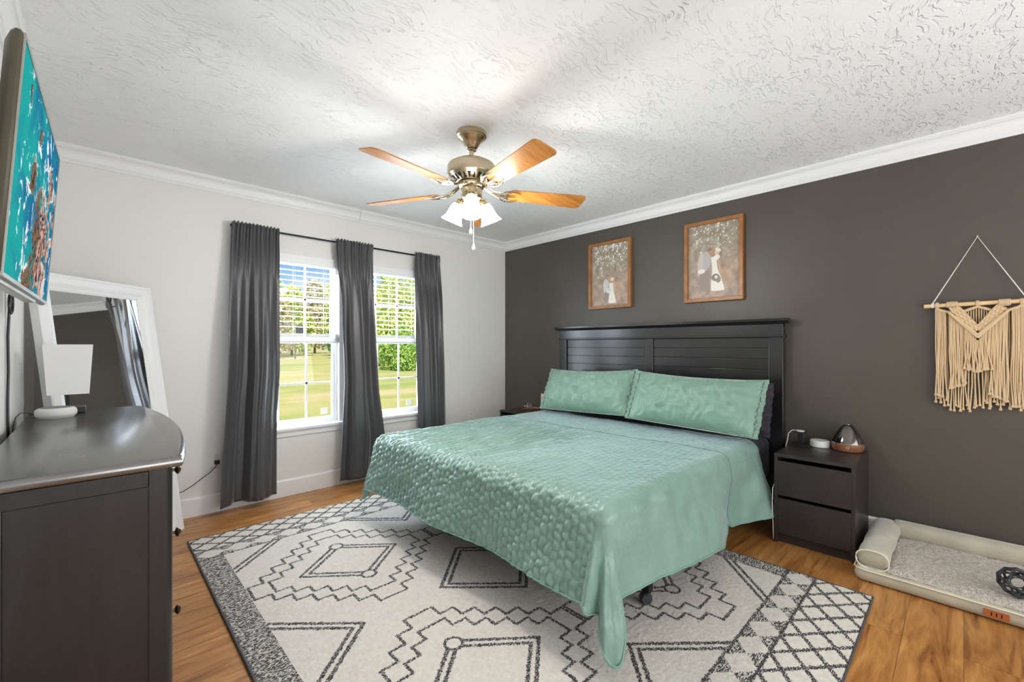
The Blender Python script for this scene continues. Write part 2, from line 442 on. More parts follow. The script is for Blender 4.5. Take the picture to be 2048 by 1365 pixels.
def blind(x0, x1, label):
    y = 3.832; r_ = thing('window_blind', ((x0 + x1) / 2, y, 1.235), label, 'window blind', 'blinds in the two windows')
    MB().box(x0 + .008, x1 - .008, y - .026, y + .022, 1.915, 1.953).build('headrail', M['blind'], r_, bevel=.003)
    MB().box(x0 - .012, x1 + .012, 3.790, 3.803, 1.893, 1.967).build('valance', M['blind'], r_, bevel=.004)
    s_ = MB(); z = 1.885
    while z > 1.335:
        P = []; 
        for xx in (x0 + .010, x1 - .010):
            for k in range(5):
                u = k / 4 - .5; P.append((xx, y + u * .048, z + .0025 * (1 - (2 * u) ** 2)))
        n = len(P); P2 = [(a, b_, c - .0025) for a, b_, c in P]
        fs = [(k, k + 1, k + 6, k + 5) for k in range(4)] + [(10 + k, 15 + k, 16 + k, 11 + k) for k in range(4)]
        fs += [(0, 5, 15, 10), (4, 14, 19, 9)]
        s_.add(P + P2, fs); z -= .0425
    s_.build('slats', M['blind'], r_)
    s_ = MB()
    for k in range(9): s_.box(x0 + .010, x1 - .010, y - .024, y + .024, 1.262 + k * .0065, 1.2662 + k * .0065)
    s_.build('stacked_slats', M['blind'], r_)
    MB().box(x0 + .010, x1 - .010, y - .025, y + .025, 1.237, 1.260).build('bottom_rail', M['blind'], r_, bevel=.004)
    s_ = MB()
    for fx in (.16, .5, .84):
        for dy in (-.0265, .0265): s_.tube([(lerp(x0, x1, fx), y + dy, 1.25), (lerp(x0, x1, fx), y + dy, 1.92)], .0011, 5)
    s_.build('ladder_cord', M['blind'], r_)
blind(*OP[0], 'white slatted blind half raised in the window between left and middle curtains')
blind(*OP[1], 'white slatted blind half raised in the window nearer the charcoal wall')

# ------------------------------------------------------------------ curtain rod and curtains
ROD = (3.735, 2.107)
r_ = thing('curtain_rod', (1.65, ROD[0], ROD[1]), 'thin black metal rod above both windows carrying three curtains', 'curtain rod')
MB().tube([(.735, ROD[0], ROD[1]), (2.558, ROD[0], ROD[1])], .0075, 12).build('rod', M['metal_black'], r_, smooth=True)
for x in (.735, 2.558): MB().lathe([(.004, -.012), (.012, -.006), (.013, 0), (.010, .008), (.003, .012)], (x, ROD[0], ROD[1]), (1, 0, 0), 16).build('finial', M['metal_black'], r_, smooth=True)
for x in (.75, 2.545): MB().tube([(x, ROD[0], ROD[1]), (x, YW - .002, ROD[1])], .006, 8).build('bracket', M['metal_black'], r_, smooth=True)

def curtain(left, right, zb, ph, nf, label, keys):
    nu, nv = 220, 90; P = []
    sd = rng.random() * 50
    for j in range(nv):
        z = lerp(2.135, zb, (j / (nv - 1)) ** 1.0); tt = (2.135 - z) / (2.135 - zb)
        l, r0 = table(z, left), table(z, right)
        for i in range(nu):
            s_ = i / (nu - 1)
            gather = math.sin(s_ * 2 * math.pi * 13 + 2 * math.sin(s_ * 9 + sd)) * .007 * (1 - sm(tt / .22)) * (1.0 + .5 * math.sin(s_ * 31 + sd))
            grow = sm((tt - .02) / .5)
            # main folds: interpolated from hand-set depth keys
            f = table(s_, keys)
            y = 3.725 - .095 * f * grow * (.75 + .35 * tt) - gather
            y -= .006 * grow * math.sin(s_ * 2 * math.pi * nf + ph + 1.5 * tt)
            y -= .012 * noise.noise(Vector((s_ * 5 + sd, z * 1.5, 0))) * grow
            x = lerp(l, r0, s_) + .012 * math.sin(s_ * 2 * math.pi * nf * .5 + ph) * grow * math.sin(s_ * math.pi)
            # pocket around the rod
            dz = abs(z - ROD[1])
            if dz < .03: y = lerp(3.722 - gather * 1.2, y, sm(dz / .03)) - .009
            zz = z + .006 * math.sin(s_ * 2 * math.pi * 13 + sd) * (1 - sm(tt / .02))
            P.append((x, min(y, 3.775), zz))
    o = MB().grid(P, nu, nv).build('curtain', M['curtain'], None, loc=((left[0][1] + right[0][1]) / 2, 3.7, zb), smooth='all', solid=.0025)
    tag(o, label, 'curtain', 'charcoal curtains hung on the black rod')
curtain([(2.135, .733), (1.9, .722), (1.5, .705), (1.0, .690), (.5, .665), (.05, .640)],
        [(2.135, 1.05), (1.9, 1.055), (1.4, 1.052), (1.0, 1.050), (.7, 1.030), (.05, 1.026)], .066, 0, 5,
        'leftmost charcoal curtain, beside the leaning white mirror',
        [(0, .95), (.12, .75), (.30, .15), (.40, .0), (.46, .85), (.72, 1.0), (.78, .6), (1, .15)])
curtain([(2.135, 1.486), (1.9, 1.505), (1.65, 1.535), (1.3, 1.530), (.9, 1.540), (.5, 1.52), (.05, 1.493)],
        [(2.135, 1.838), (1.7, 1.830), (1.2, 1.845), (.8, 1.870), (.4, 1.925), (.05, 1.905)], .060, 2, 4,
        'middle charcoal curtain hanging between the two windows',
        [(0, .9), (.06, .3), (.18, .2), (.26, .65), (.62, .75), (.70, .25), (.85, .2), (1, .45)])
curtain([(2.135, 2.262), (1.6, 2.268), (1.2, 2.270), (.6, 2.285), (.05, 2.29)],
        [(2.135, 2.562), (1.7, 2.590), (1.2, 2.612), (.4, 2.630), (.05, 2.63)], .060, 4, 5,
        'rightmost charcoal curtain, nearest the charcoal wall',
        [(0, .35), (.2, .75), (.35, .9), (.48, .25), (.62, .55), (.75, .2), (.88, .5), (1, .1)])

# ------------------------------------------------------------------ ceiling fan
fx, fy = FANC
F = thing('ceiling_fan', (fx, fy, CZ), 'brass ceiling fan with five oak blades and three lit glass shades', 'ceiling fan')
def FL(prof, name, m=M['brass'], n=48):
    return MB().lathe([(r, z) for r, z in prof], (fx, fy, 0), (0, 0, 1), n).build(name, m, F, smooth=True)
FL([(.0, 2.439), (.084, 2.439), (.086, 2.435), (.086, 2.414), (.080, 2.410), (.080, 2.406), (.076, 2.402), (.058, 2.390), (.045, 2.368), (.034, 2.352), (.028, 2.346), (.0, 2.346)], 'canopy')
FL([(.0, 2.346), (.024, 2.344), (.026, 2.336), (.014, 2.330), (.0125, 2.28), (.0, 2.28)], 'downrod')
mo = FL([(.0, 2.2870), (.025, 2.2850), (.06, 2.2780), (.105, 2.2660), (.132, 2.2500), (.138, 2.2400), (.139, 2.1970), (.136, 2.1870), (.128, 2.1820), (.118, 2.1720), (.085, 2.1520), (.078, 2.1500), (.0, 2.1480)], 'motor_housing')
s_ = MB()      # perforations in the tapered underside
for k in range(24):
    a = 2 * math.pi * k / 24; up = k % 2
    for (ra, za), (rb, zb), w0, w1 in [((.119, 2.1715), (.087, 2.1520), .010 if up else .002, .002 if up else .008)]:
        ca, sa = math.cos(a), math.sin(a); tx, ty = -sa, ca
        n = Vector((.6 * ca, .6 * sa, -.8)) * .0012
        pts = [(fx + ra * ca + tx * w0, fy + ra * sa + ty * w0, za), (fx + ra * ca - tx * w0, fy + ra * sa - ty * w0, za),
               (fx + rb * ca - tx * w1, fy + rb * sa - ty * w1, zb), (fx + rb * ca + tx * w1, fy + rb * sa + ty * w1, zb)]
        s_.add([Vector(p) + n for p in pts], [(0, 1, 2, 3)])
s_.build('vent_slots', M['dark_slot'], mo)
FL([(.0, 2.1500), (.072, 2.1490), (.078, 2.1420), (.078, 2.1320), (.070, 2.1240), (.062, 2.1200), (.0, 2.1200)], 'flywheel')
FL([(.0, 2.1220), (.056, 2.1210), (.060, 2.1140), (.060, 2.0670), (.055, 2.0580), (.036, 2.0480), (.030, 2.0320), (.012, 2.0220), (.008, 2.0070), (.0, 2.0020)], 'switch_housing')
def rounded_blade():
    pts = []; r0, r1 = .205, .695
    w0, w1 = .054, .070
    def arc(cx, cy, r, a0, a1, n=7): return [(cx + r * math.cos(R(lerp(a0, a1, k / n))), cy + r * math.sin(R(lerp(a0, a1, k / n)))) for k in range(n + 1)]
    c = .030
    pts += arc(r1 - c, w1 - c, c, 90, 0) + arc(r1 - c, -w1 + c, c, 0, -90)
    pts += [(r0 + w0, -w0)] + [(r0 + .03, -w0 * .93), (r0 + .008, -w0 * .6), (r0, 0), (r0 + .008, w0 * .6), (r0 + .03, w0 * .93), (r0 + w0, w0)]
    return pts
BL = rounded_blade(); ZB = 2.100
def blade(ang, label=None):
    a = R(ang); ca, sa = math.cos(a), math.sin(a); pt = R(-13)
    def fn(p, q, t_):
        y_, z_ = q * math.cos(pt) - t_ * math.sin(pt), q * math.sin(pt) + t_ * math.cos(pt)
        return (fx + p * ca - y_ * sa, fy + p * sa + y_ * ca, ZB + z_)
    bo = MB().prism(BL, 0, .006, lambda p, q, t_: fn(p, q, t_)).build('blade', M['blade'], F, bevel=.0015)
    # ornate bracket: two curling arms on a palmette plate
    s_ = MB()
    def tb(pts, r, flat=.55): s_.tube([fn(*p) for p in pts], r, 8, flat=flat)
    for sg in (-1, 1):
        tb([(.070, .010 * sg, .040), (.10, .016 * sg, .022), (.135, .020 * sg, .004), (.165, .028 * sg, -.006), (.19, .044 * sg, -.008), (.215, .054 * sg, -.008), (.25, .050 * sg, -.008), (.285, .036 * sg, -.007)], [.007, .007, .007, .007, .007, .007, .006, .003])
        tb([(.150, .020 * sg, 0), (.18, .010 * sg, -.006), (.205, .018 * sg, -.008), (.222, .034 * sg, -.008), (.212, .044 * sg, -.008), (.198, .036 * sg, -.008), (.205, .027 * sg, -.008)], .0045)
        s_.lathe([(.006, -.003), (.006, .003)], fn(.222, .034 * sg, -.004), Vector((0, 0, 1)), 10)
    tb([(.070, 0, .036), (.11, 0, .014), (.15, 0, -.002), (.20, 0, -.008), (.262, 0, -.007)], [.010, .009, .008, .007, .003])
    s_.build('blade_bracket', M['brass'], bo, smooth=True)
for a in (-172, -100, -28, 44, 116): blade(a)
for a in (-129, 111, -9):
    ar = R(a); d = Vector((math.cos(ar), math.sin(ar), 0)); c0 = Vector((fx, fy, 0))
    s_ = MB().tube([c0 + d * .03 + Vector((0, 0, 2.070)), c0 + d * .058 + Vector((0, 0, 2.074)), c0 + d * .074 + Vector((0, 0, 2.066)), c0 + d * .082 + Vector((0, 0, 2.052))], .009, 10)
    ax = (d * .44 + Vector((0, 0, -.9))).normalized(); tp = c0 + d * .076 + Vector((0, 0, 2.062))
    s_.lathe([(.0, -.006), (.018, -.004), (.026, .008), (.028, .034), (.025, .036)], tp, ax, 24)
    am = s_.build('lamp_arm', M['brass'], F, smooth=True)
    pr = [(.022, .020), (.030, .028), (.037, .045), (.041, .068), (.045, .092), (.052, .112), (.062, .128), (.065, .132)]
    MB().lathe(pr, tp, ax, 36, caps=False).build('lamp_shade', M['glass_shade'], am, smooth='all', solid=.003)
for dx, dy, zb in ((-.012, -.008, 1.86), (.018, .004, 1.775)):
    x, y = fx + dx, fy + dy
    c = MB().tube([(x, y, 2.06), (x, y, zb + .03)], .0010, 6).build('pull_chain', M['string'], F)
    MB().lathe([(.003, .03), (.006, .022), (.009, .008), (.009, 0), (.006, -.004)], (x, y, zb), (0, 0, 1), 12).build('pull_knob', M['plastic_white'], c, smooth=True)

# ------------------------------------------------------------------ television
T = thing('television', (-.127, 2.04, 1.40), 'flat television tilted down on left wall showing turquoise sea and rocks', 'television')
yaw, tilt = .021, .064
wd = Vector((math.sin(yaw), math.cos(yaw), 0)); nn0 = Vector((math.cos(yaw), -math.sin(yaw), 0))
up = Vector((nn0.x * math.sin(tilt), nn0.y * math.sin(tilt), math.cos(tilt))); tn = wd.cross(up).normalized()
if tn.x < 0: tn = -tn
TC = Vector((-.127, 2.04, 1.673)); TW, TH = .95, .575
def tv(s_, t_, d): return TC + wd * s_ + up * t_ + tn * d
prof = [(0, 0), (.006, -.006), (.006, -.014), (0, -.022), (-.018, -.032), (-.05, -.036)]
nsec = 4 * 6; P = []
def rrect(hw, hh, r, n=6):
    o_ = []
    for (cx, cy, a0) in ((hw - r, hh - r, 0), (-hw + r, hh - r, 90), (-hw + r, -hh + r, 180), (hw - r, -hh + r, 270)):
        for k in range(n): a = R(a0 + 90 * k / (n - 1)); o_.append((cx + r * math.cos(a), cy + r * math.sin(a)))
    return o_
for e, d in prof:
    for p, q in rrect(TW / 2 + .006 + e, TH / 2 + .006 + e, .012): P.append(tv(p, q, d))
mb = MB().grid(P, 24, len(prof), closed_u=True); k = len(mb.v) - 24; mb.f.append(tuple(range(k, k + 24)))
mb.build('casing', M['tv_back'], T, smooth=True)
s_ = MB(); ho, hi = (TW / 2 + .006, TH / 2 + .006), (TW / 2 - .004, TH / 2 - .004)
for sg in (-1, 1):
    s_.obox(tv(sg * (ho[0] + hi[0]) / 2, 0, .001), wd, up, tn, (ho[0] - hi[0]) / 2, ho[1], .002)
    s_.obox(tv(0, sg * (ho[1] + hi[1]) / 2, .001), wd, up, tn, hi[0], (ho[1] - hi[1]) / 2, .002)
s_.build('bezel', M['tv_bezel'], T)
def fbm(x, y, z=0, o_=4): return noise.fractal(Vector((x, y, z)), 1.0, 2.0, o_)
nu, nv = 260, 156; P = []; C = []
for j in range(nv):
    for i in range(nu):
        u, v_ = i / (nu - 1), j / (nv - 1); P.append(tv((u - .5) * (TW - .008), (v_ - .5) * (TH - .008), .0005))
        wx, wy = u + .07 * fbm(u * 4, v_ * 4, 3), v_ + .09 * fbm(u * 4, v_ * 4, 9)
        n1 = fbm(wx * 5, wy * 4, 1, 6); n2 = fbm(wx * 16, wy * 11, 5, 5); n3 = fbm(wx * 42, wy * 30, 7, 3)
        deep = max(0, min(1, .5 + n1 * .8 + (u - .5) * .9))
        c = [0, lerp(.36, .13, deep), lerp(.35, .30, deep)]
        rock = max(1 - math.hypot((wx - .63) / .21, (wy - .27) / .33), .95 - math.hypot((wx - .36) / .07, (wy - .56) / .10),
                   .9 - math.hypot((wx - .80) / .05, (wy - .70) / .13), .8 - math.hypot((wx - .45) / .035, (wy - .83) / .06),
                   .9 - math.hypot((wx - .97) / .05, (wy - .55) / .12), .9 - math.hypot((wx - .42) / .12, (wy - .06) / .08),
                   .8 - math.hypot((wx - .15) / .03, (wy - .93) / .08)) + .9 * n2 + .4 * n3 + .12
        foam = .38 + rock * 1.3 + 1.9 * n2 + .9 * n3 + (.35 if .15 < wx + .12 * n1 < .36 else 0) + (.4 if .60 < wx < .78 and wy > .5 else 0)
        sand = 1 - math.hypot((wx - .80) / .13, (wy - .05) / .30) + .3 * n2
        if sand > .25: c = [.66, .60, .58]
        if foam > .55 and rock < .18:
            k = min(1, (foam - .55) * 2.6); c = [lerp(a, b_, k) for a, b_ in zip(c, (.80, .88, .92))]
        if rock > .18:
            k = max(0, min(1, .5 + n3 * 1.6 + n2)); br_ = (.42, .22, .15) if wx > .57 else (.24, .13, .06)
            c = [lerp(a, b_, k) for a, b_ in zip((.02, .015, .03), br_)]
            if wx > .60 and n3 > .05: c = [.62, .38, .29]
        C.append((*c, 1))
so = MB().grid(P, nu, nv).build('screen', None, T)
def color_attr(o, cols, nm='Col'):
    a = o.data.color_attributes.new(nm, 'FLOAT_COLOR', 'POINT'); a.data.foreach_set('color', np.array(cols, dtype=np.float32).ravel())
color_attr(so, C)
m = M['screen'] = mat('television_picture', (.02, .02, .02), .15)
t = NT(m.node_tree); b = t.n['Principled BSDF']; ca = t.new('ShaderNodeAttribute', attribute_name='Col').outputs['Color']
t.put(b, 'Emission Color', ca); b.inputs['Emission Strength'].default_value = 1.05; b.inputs['Specular IOR Level'].default_value = 0; b.inputs['Roughness'].default_value = .5
so.data.materials.append(m)
# underside speaker lip, wall mount
MB().obox(tv(-.10, -TH / 2 - .012, -.020), wd, up, tn, .34, .008, .015).build('lower_lip', M['tv_bezel'], T, bevel=.004)
s_ = MB().box(XL + .001, XL + .012, 1.92, 2.16, 1.55, 1.80)
s_.obox((XL + .05, 2.0, 1.675), (1, 0, 0), (0, 1, 0), (0, 0, 1), .045, .015, .10).obox((XL + .05, 2.08, 1.675), (1, 0, 0), (0, 1, 0), (0, 0, 1), .045, .015, .10)
s_.build('wall_mount', M['metal_black'], T)
pts = [(-.215, 2.60, 1.50), (-.236, 2.62, 1.43), (-.240, 2.63, 1.36), (-.243, 2.62, 1.25), (-.242, 2.625, 1.12), (-.243, 2.615, 1.0), (-.243, 2.62, .86), (-.243, 2.61, .5)]
s_ = MB().tube(pts, .0042, 8); s_.tube([(p[0] + .001, p[1] + .009, p[2]) for p in pts], .0032, 8)
s_.tube([(-.236 + .003 * math.sin(a), 2.635 + .018 * math.sin(a), 1.385 - .04 * math.cos(a)) for a in [k * math.pi / 8 for k in range(17)]], .005, 8)
c = s_.build('power_cable', M['plastic_black'], None, loc=(-.243, 2.60, .5), smooth=True)
tag(c, 'dark cables running down the white wall below the television', 'cable')

# ------------------------------------------------------------------ floor mirror (leaning across the corner)
md = Vector((math.cos(R(45.5)), math.sin(R(45.5)), 0)); mnh = Vector((md.y, -md.x, 0))   # normal towards the room
BR = Vector((.437, 3.585, 0)); lean = .2300; ln_ = math.hypot(lean, 1.60)
mu = (-mnh * lean + Vector((0, 0, 1.595))).normalized(); mn = md.cross(mu).normalized()
if mn.dot(mnh) < 0: mn = -mn
MR = thing('floor_mirror', tuple(BR - md * .35), 'tall white framed mirror leaning across the corner behind the dresser', 'mirror')
MW, MH, FW = .700, 1.615, .088
def mp_(s_, t_, d): return BR - md * (MW - s_) + mu * t_ + mn * d
s_ = MB()
# moulded frame profile: (distance from outer edge, height)
fp = [(0, -.045), (0, .0), (.006, .004), (.014, .004), (.018, .0), (.050, -.002), (.056, -.006), (.070, -.016), (.078, -.018), (FW, -.026), (FW, -.045)]
rect = [(0, 0), (MW, 0), (MW, MH), (0, MH)]; sgn = [(1, 1), (-1, 1), (-1, -1), (1, -1)]
P = []
for e, d in fp:
    for (cx, cy), (sx, sy) in zip(rect, sgn): P.append(mp_(cx + sx * e, cy + sy * e, d))
s_.grid(P, 4, len(fp), closed_u=True)
s_.build('frame', M['trim'], MR)
s_ = MB(); s_.obox(mp_(MW / 2, MH / 2, -.033), md, mu, mn, MW / 2 - FW + .004, MH / 2 - FW + .004, .004)
s_.build('mirror_glass', M['mirror'], MR)
MB().obox(mp_(MW / 2, MH / 2, -.0425), md, mu, mn, MW / 2 - .003, MH / 2 - .003, .003).build('backing_board', M['trim'], MR)

# ------------------------------------------------------------------ dresser
D = thing('dresser', (0, 2.3, 0), 'dark espresso bow-front dresser with knobs, nearest thing at left', 'dresser')
Y0, Y1, DZ = 1.548, 3.035, .90
def bow(y, xm, xe): k = (y - (Y0 + Y1) / 2) / ((Y1 - Y0) / 2); return xm - (xm - xe) * k * k
poly = [(-.212, Y0), (-.212, Y1)] + [(bow(lerp(Y1, Y0, k / 30), .250, .186), lerp(Y1, Y0, k / 30)) for k in range(31)]
top = MB()
lay = [(0, .873), (.0, .880), (.006, .892), (.009, .8985), (.012, .900)]
s_ = MB(); n = len(poly)
cx, cy = 0, (Y0 + Y1) / 2
def inset(e): return [(x - (e if x > 0 else 0), y + (e if y < cy else -e)) for x, y in poly]
P = []
for e, z in [(.022, .868), (.004, .872), (.0, .880), (.002, .892), (.006, .898), (.012, .900)]:
    P += [(x, y, z) for x, y in inset(e)]
s_.grid(P, n, 6, closed_u=True); s_.f.append(tuple(range(5 * n, 6 * n))); s_.f.append(tuple(range(n))[::-1])
s_.build('dresser_top', M['dresser_top'], D, smooth=True)
yi, yo = Y0 + .022, Y1 - .022
def side(y0, y1):
    s_ = MB().box(-.205, .130, min(y0, y1), max(y0, y1), .10, .868); return s_
MB().box(-.205, .112, yi + .006, yi + .022, .08, .845).build('side_panel', M['dresser'], D)
MB().box(-.205, .112, yo - .022, yo - .006, .08, .845).build('side_panel', M['dresser'], D)
MB().box(-.205, .1115, yi, yi + .020, .822, .867).build('side_rail', M['dresser'], D, bevel=.003)
MB().box(-.205, .1115, yi, yi + .020, .05, .12).build('side_rail', M['dresser'], D, bevel=.003)
for y0 in (yi, yo - .05):     # rounded corner posts
    s_ = MB(); pr = []
    x0_, x1_, r0 = .112, .166, .022
    pts = [(x0_, y0), (x0_, y0 + .05), (x1_, y0 + .05)] + [(x1_ - r0 + r0 * math.cos(R(a)), y0 + r0 + r0 * math.sin(R(a))) for a in range(0, -91, -10)]
    s_.prism(pts, 0.0, .868, lambda p, q, z: (p, q, z)); s_.build('corner_post', M['dresser'], D, smooth=True)
for y0 in (yi, yo - .05): MB().box(-.205, -.155, y0, y0 + .05, 0, .868).build('back_post', M['dresser'], D, bevel=.003)
MB().box(-.207, -.199, yi + .02, yo - .02, .08, .868).build('back_panel', M['dresser'], D)
def bowbox(ya, yb, za, zb, xin, mname, par, m=M['dresser'], xm=.222, xe=.162, nm=None):
    pl = [(xin, ya), (xin, yb)] + [(bow(lerp(yb, ya, k / 14), xm, xe), lerp(yb, ya, k / 14)) for k in range(15)]
    return MB().prism(pl, za, zb, lambda p, q, z: (p, q, z)).build(mname, m, par, bevel=.002)
bowbox(yi + .05, yo - .05, .05, .14, .10, 'front_apron', D, xm=.208, xe=.158)
bowbox(yi + .05, yo - .05, .850, .868, .10, 'front_rail', D, xm=.208, xe=.158)
rows = [(.715, .845), (.440, .700), (.150, .425)]
kz = [.785, .567, .297]
for (za, zb), z in zip(rows, kz):
    for ya, yb in ((yi + .053, (Y0 + Y1) / 2 - .006), ((Y0 + Y1) / 2 + .006, yo - .053)):
        dr = bowbox(ya, yb, za, zb, .09, 'drawer', D, xm=.205, xe=.160)
        for f in ((.42,) if ya < 2 else (.35, .75)):
            y = lerp(ya, yb, f); xk = bow(y, .205, .160)
            MB().lathe([(.009, 0), (.005, .004), (.005, .013), (.014, .018), (.016, .022), (.013, .027), (.005, .031), (.001, .032)], (xk - .002, y, z), (1, 0, 0), 20).build('knob', M['knob'], dr, smooth=True)

# lamp on the dresser
L = thing('table_lamp', (-.085, 2.945, .9), 'small lamp with tapered white square shade at the far end of dresser', 'lamp')
MB().box(-.145, -.025, 2.900, 3.015, .9002, .925).build('base', M['plastic_black'], L, bevel=.003)
MB().box(-.093, -.079, 2.938, 2.952, .925, 1.02).build('stem', M['metal_black'], L)
c = Vector((-.082, 2.945)); s_ = MB()
P = [(c.x + sx * h, c.y + sy * h, z) for h, z in ((.068, .990), (.081, 1.222)) for sx, sy in ((-1, -1), (1, -1), (1, 1), (-1, 1))]
s_.grid(P, 4, 2, closed_u=True); s_.build('lamp_shade', M['fabric_white'], L, solid=.004)
s_ = MB().tube([(c.x - .066, c.y, 1.02), (c.x + .066, c.y, 1.02)], .0015, 6); s_.tube([(c.x, c.y - .066, 1.02), (c.x, c.y + .066, 1.02)], .0015, 6)
s_.build('shade_spider', M['metal_black'], L)
def puck(x, y, z, r, h, label, mtop, rnd):
    p = thing('smart_speaker', (x, y, z), label, 'smart speaker')
    pr = [(0, 0), (r * .88, 0)] + [(r - rnd + rnd * math.cos(R(a)), rnd + rnd * math.sin(R(a))) for a in range(-80, 1, 20)]
    pr += [(r - rnd + rnd * math.cos(R(a)), h - rnd + rnd * math.sin(R(a))) for a in range(0, 91, 18)] + [(r * .5, h + .0005), (0, h + .0005)]
    MB().lathe(pr, (x, y, z), (0, 0, 1), 40).build('body', M['speaker_fab'] if rnd > .01 else M['plastic_white'], p, smooth='all')
    MB().lathe([(0, h + .0003), (r - rnd * .95, h + .0003), (r - rnd * .95, h + .0018), (0, h + .0018)], (x, y, z), (0, 0, 1), 40).build('top_disc', mtop, p, smooth=True)
    return p
M['grey_top'] = mat('mid_grey_plastic', (.22, .22, .22), .5)
puck(-.118, 2.795, .9002, .067, .042, 'round pale grey fabric speaker on the dresser beside the small lamp', M['grey_top'], .018)
c = MB().tube([(-.186, 2.80, .915), (-.205, 2.79, .928), (-.222, 2.775, .930), (-.234, 2.76, .915), (-.241, 2.75, .88), (-.243, 2.74, .6)], .002, 6).build('speaker_cable', M['plastic_black'], None, loc=(-.24, 2.82, .6), smooth=True)
tag(c, 'thin black cord arching from speaker down behind the dresser', 'cord')

# outlets
def outlet(x, z, label):
    o = thing('wall_outlet', (x, YW - .004, z), label, 'outlet')
    MB().box(x - .036, x + .036, YW - .0055, YW - .0005, z - .058, z + .058).build('cover_plate', M['plastic_white'], o, bevel=.002)
    for dz in (-.024, .024):
        r2 = MB().lathe([(.016, 0), (.016, .002)], (x, YW - .0075, z + dz), (0, 1, 0), 20).build('receptacle', M['plastic_white'], o)
        s_ = MB()
        for dx in (-.006, .006): s_.box(x + dx - .001, x + dx + .001, YW - .0082, YW - .0074, z + dz, z + dz + .009)
        s_.lathe([(.002, 0), (.002, .0008)], (x, YW - .0082, z + dz - .007), (0, 1, 0), 8); s_.build('slots', M['dark_slot'], r2)
    return o
outlet(.652, .390, 'white wall outlet by the leftmost curtain, with a plug in it')
outlet(3.03, .432, 'white wall outlet low on white wall just left of the charcoal wall')
pl = thing('power_plug', (.652, YW - .03, .36), 'black plug and cord in the outlet by the leftmost curtain', 'plug')
MB().box(.636, .668, YW - .040, YW - .008, .352, .380).build('plug_body', M['plastic_black'], pl, bevel=.005)
MB().tube([(.652, YW - .036, .356), (.640, YW - .045, .335), (.60, YW - .05, .300), (.55, YW - .06, .270), (.50, YW - .09, .245), (.44, YW - .13, .225), (.37, YW - .14, .215), (.3, YW - .08, .20)], .0028, 8).build('cord', M['plastic_black'], pl, smooth=True)

# ------------------------------------------------------------------ area rug
RX0, RX1, RY0, RY1 = .42, 2.70, .302, 3.315
nx, ny = 381, 503
X, Y = np.meshgrid(np.linspace(RX0, RX1, nx), np.linspace(RY0, RY1, ny))
ccx, ccy = (RX0 + RX1) / 2, (RY0 + RY1) / 2
fx0, fx1, fy0, fy1 = .545, 2.59, .65, RY1 + RY0 - .65
ink = np.full(X.shape, -.05)
field = (X > fx0) & (X < fx1) & (Y > fy0) & (Y < fy1)
def rhomb(cx, cy, hw, hh, half):
    f = np.abs(X - cx) / hw + np.abs(Y - cy) / hh - 1
    g = math.hypot(1 / hw, 1 / hh); return half - np.abs(f) / g
fk = np.full(X.shape, -.05)
for i in (-1, 0, 1):
    for j in (-1, 0, 1):
        cx = ccx + i * (fx1 - fx0) / 2; cy = ccy + j * (fy1 - fy0) / 2
        if (i + j) % 2 == 0 or True:
            fk = np.maximum(fk, rhomb(cx, cy, .31, .29, .0085)); fk = np.maximum(fk, rhomb(cx, cy, .262, .245, .0085))
def seg(ax, ay, bx, by, half):
    dx, dy = bx - ax, by - ay; L2 = dx * dx + dy * dy + 1e-12
    tt = np.clip(((X - ax) * dx + (Y - ay) * dy) / L2, 0, 1)
    return half - np.hypot(X - ax - tt * dx, Y - ay - tt * dy)
def stairs(cx, cy, hw, hh, n, half):
    global fk
    sx, sy = hw / n, hh / n
    for qx in (-1, 1):
        for qy in (-1, 1):
            pts = []; 
            for k in range(n):
                xk = hw - k * sx; yk = (k + .5) * sy + (0 if k < n else 0)
                pts.append((xk, (k + .0) * sy + (.0 if k else 0))); pts.append((xk, (k + 1) * sy if k < n - 1 else hh))
            pts.append((0, hh))
            for (ax, ay), (bx, by) in zip(pts, pts[1:]):
                x0_, x1_ = sorted((cx + qx * ax, cx + qx * bx)); y0_, y1_ = sorted((cy + qy * ay, cy + qy * by))
                i0, i1 = np.searchsorted(X[0], x0_ - .04), np.searchsorted(X[0], x1_ + .04)
                j0, j1 = np.searchsorted(Y[:, 0], y0_ - .04), np.searchsorted(Y[:, 0], y1_ + .04)
                sl = (slice(j0, j1), slice(i0, i1)); xx, yy = X[sl], Y[sl]
                a_, b_2, c_, d_ = cx + qx * ax, cy + qy * ay, cx + qx * bx, cy + qy * by
                dx, dy = c_ - a_, d_ - b_2; L2 = dx * dx + dy * dy + 1e-12
                tt = np.clip(((xx - a_) * dx + (yy - b_2) * dy) / L2, 0, 1)
                fk[sl] = np.maximum(fk[sl], half - np.hypot(xx - a_ - tt * dx, yy - b_2 - tt * dy))
for i in (-1, 1):
    for j in (-1, 1):
        cx, cy = ccx + i * .508, ccy + j * .59
        stairs(cx, cy, .500, .485, 7, .0068); stairs(cx, cy, .405, .375, 6, .0065)
        dd = np.maximum(rhomb(cx, cy, .275, .235, .008), rhomb(cx, cy, .228, .192, .008))
        for sg in (-1, 1):
            rr = np.hypot(X - cx, Y - (cy + sg * .215)); dd = np.where(rr < .036, -.05, dd)
            dd = np.maximum(dd, .007 - np.abs(rr - .036))
        fk = np.maximum(fk, dd)
fk = np.where(field, fk, -.05)
ink = fk
fill = np.zeros(X.shape)
Ym = np.minimum(Y - RY0, RY1 - Y)            # distance from nearer end: 0..1.5
per = .1425
inner_end = .65 - RY0; tri0 = .53 - RY0
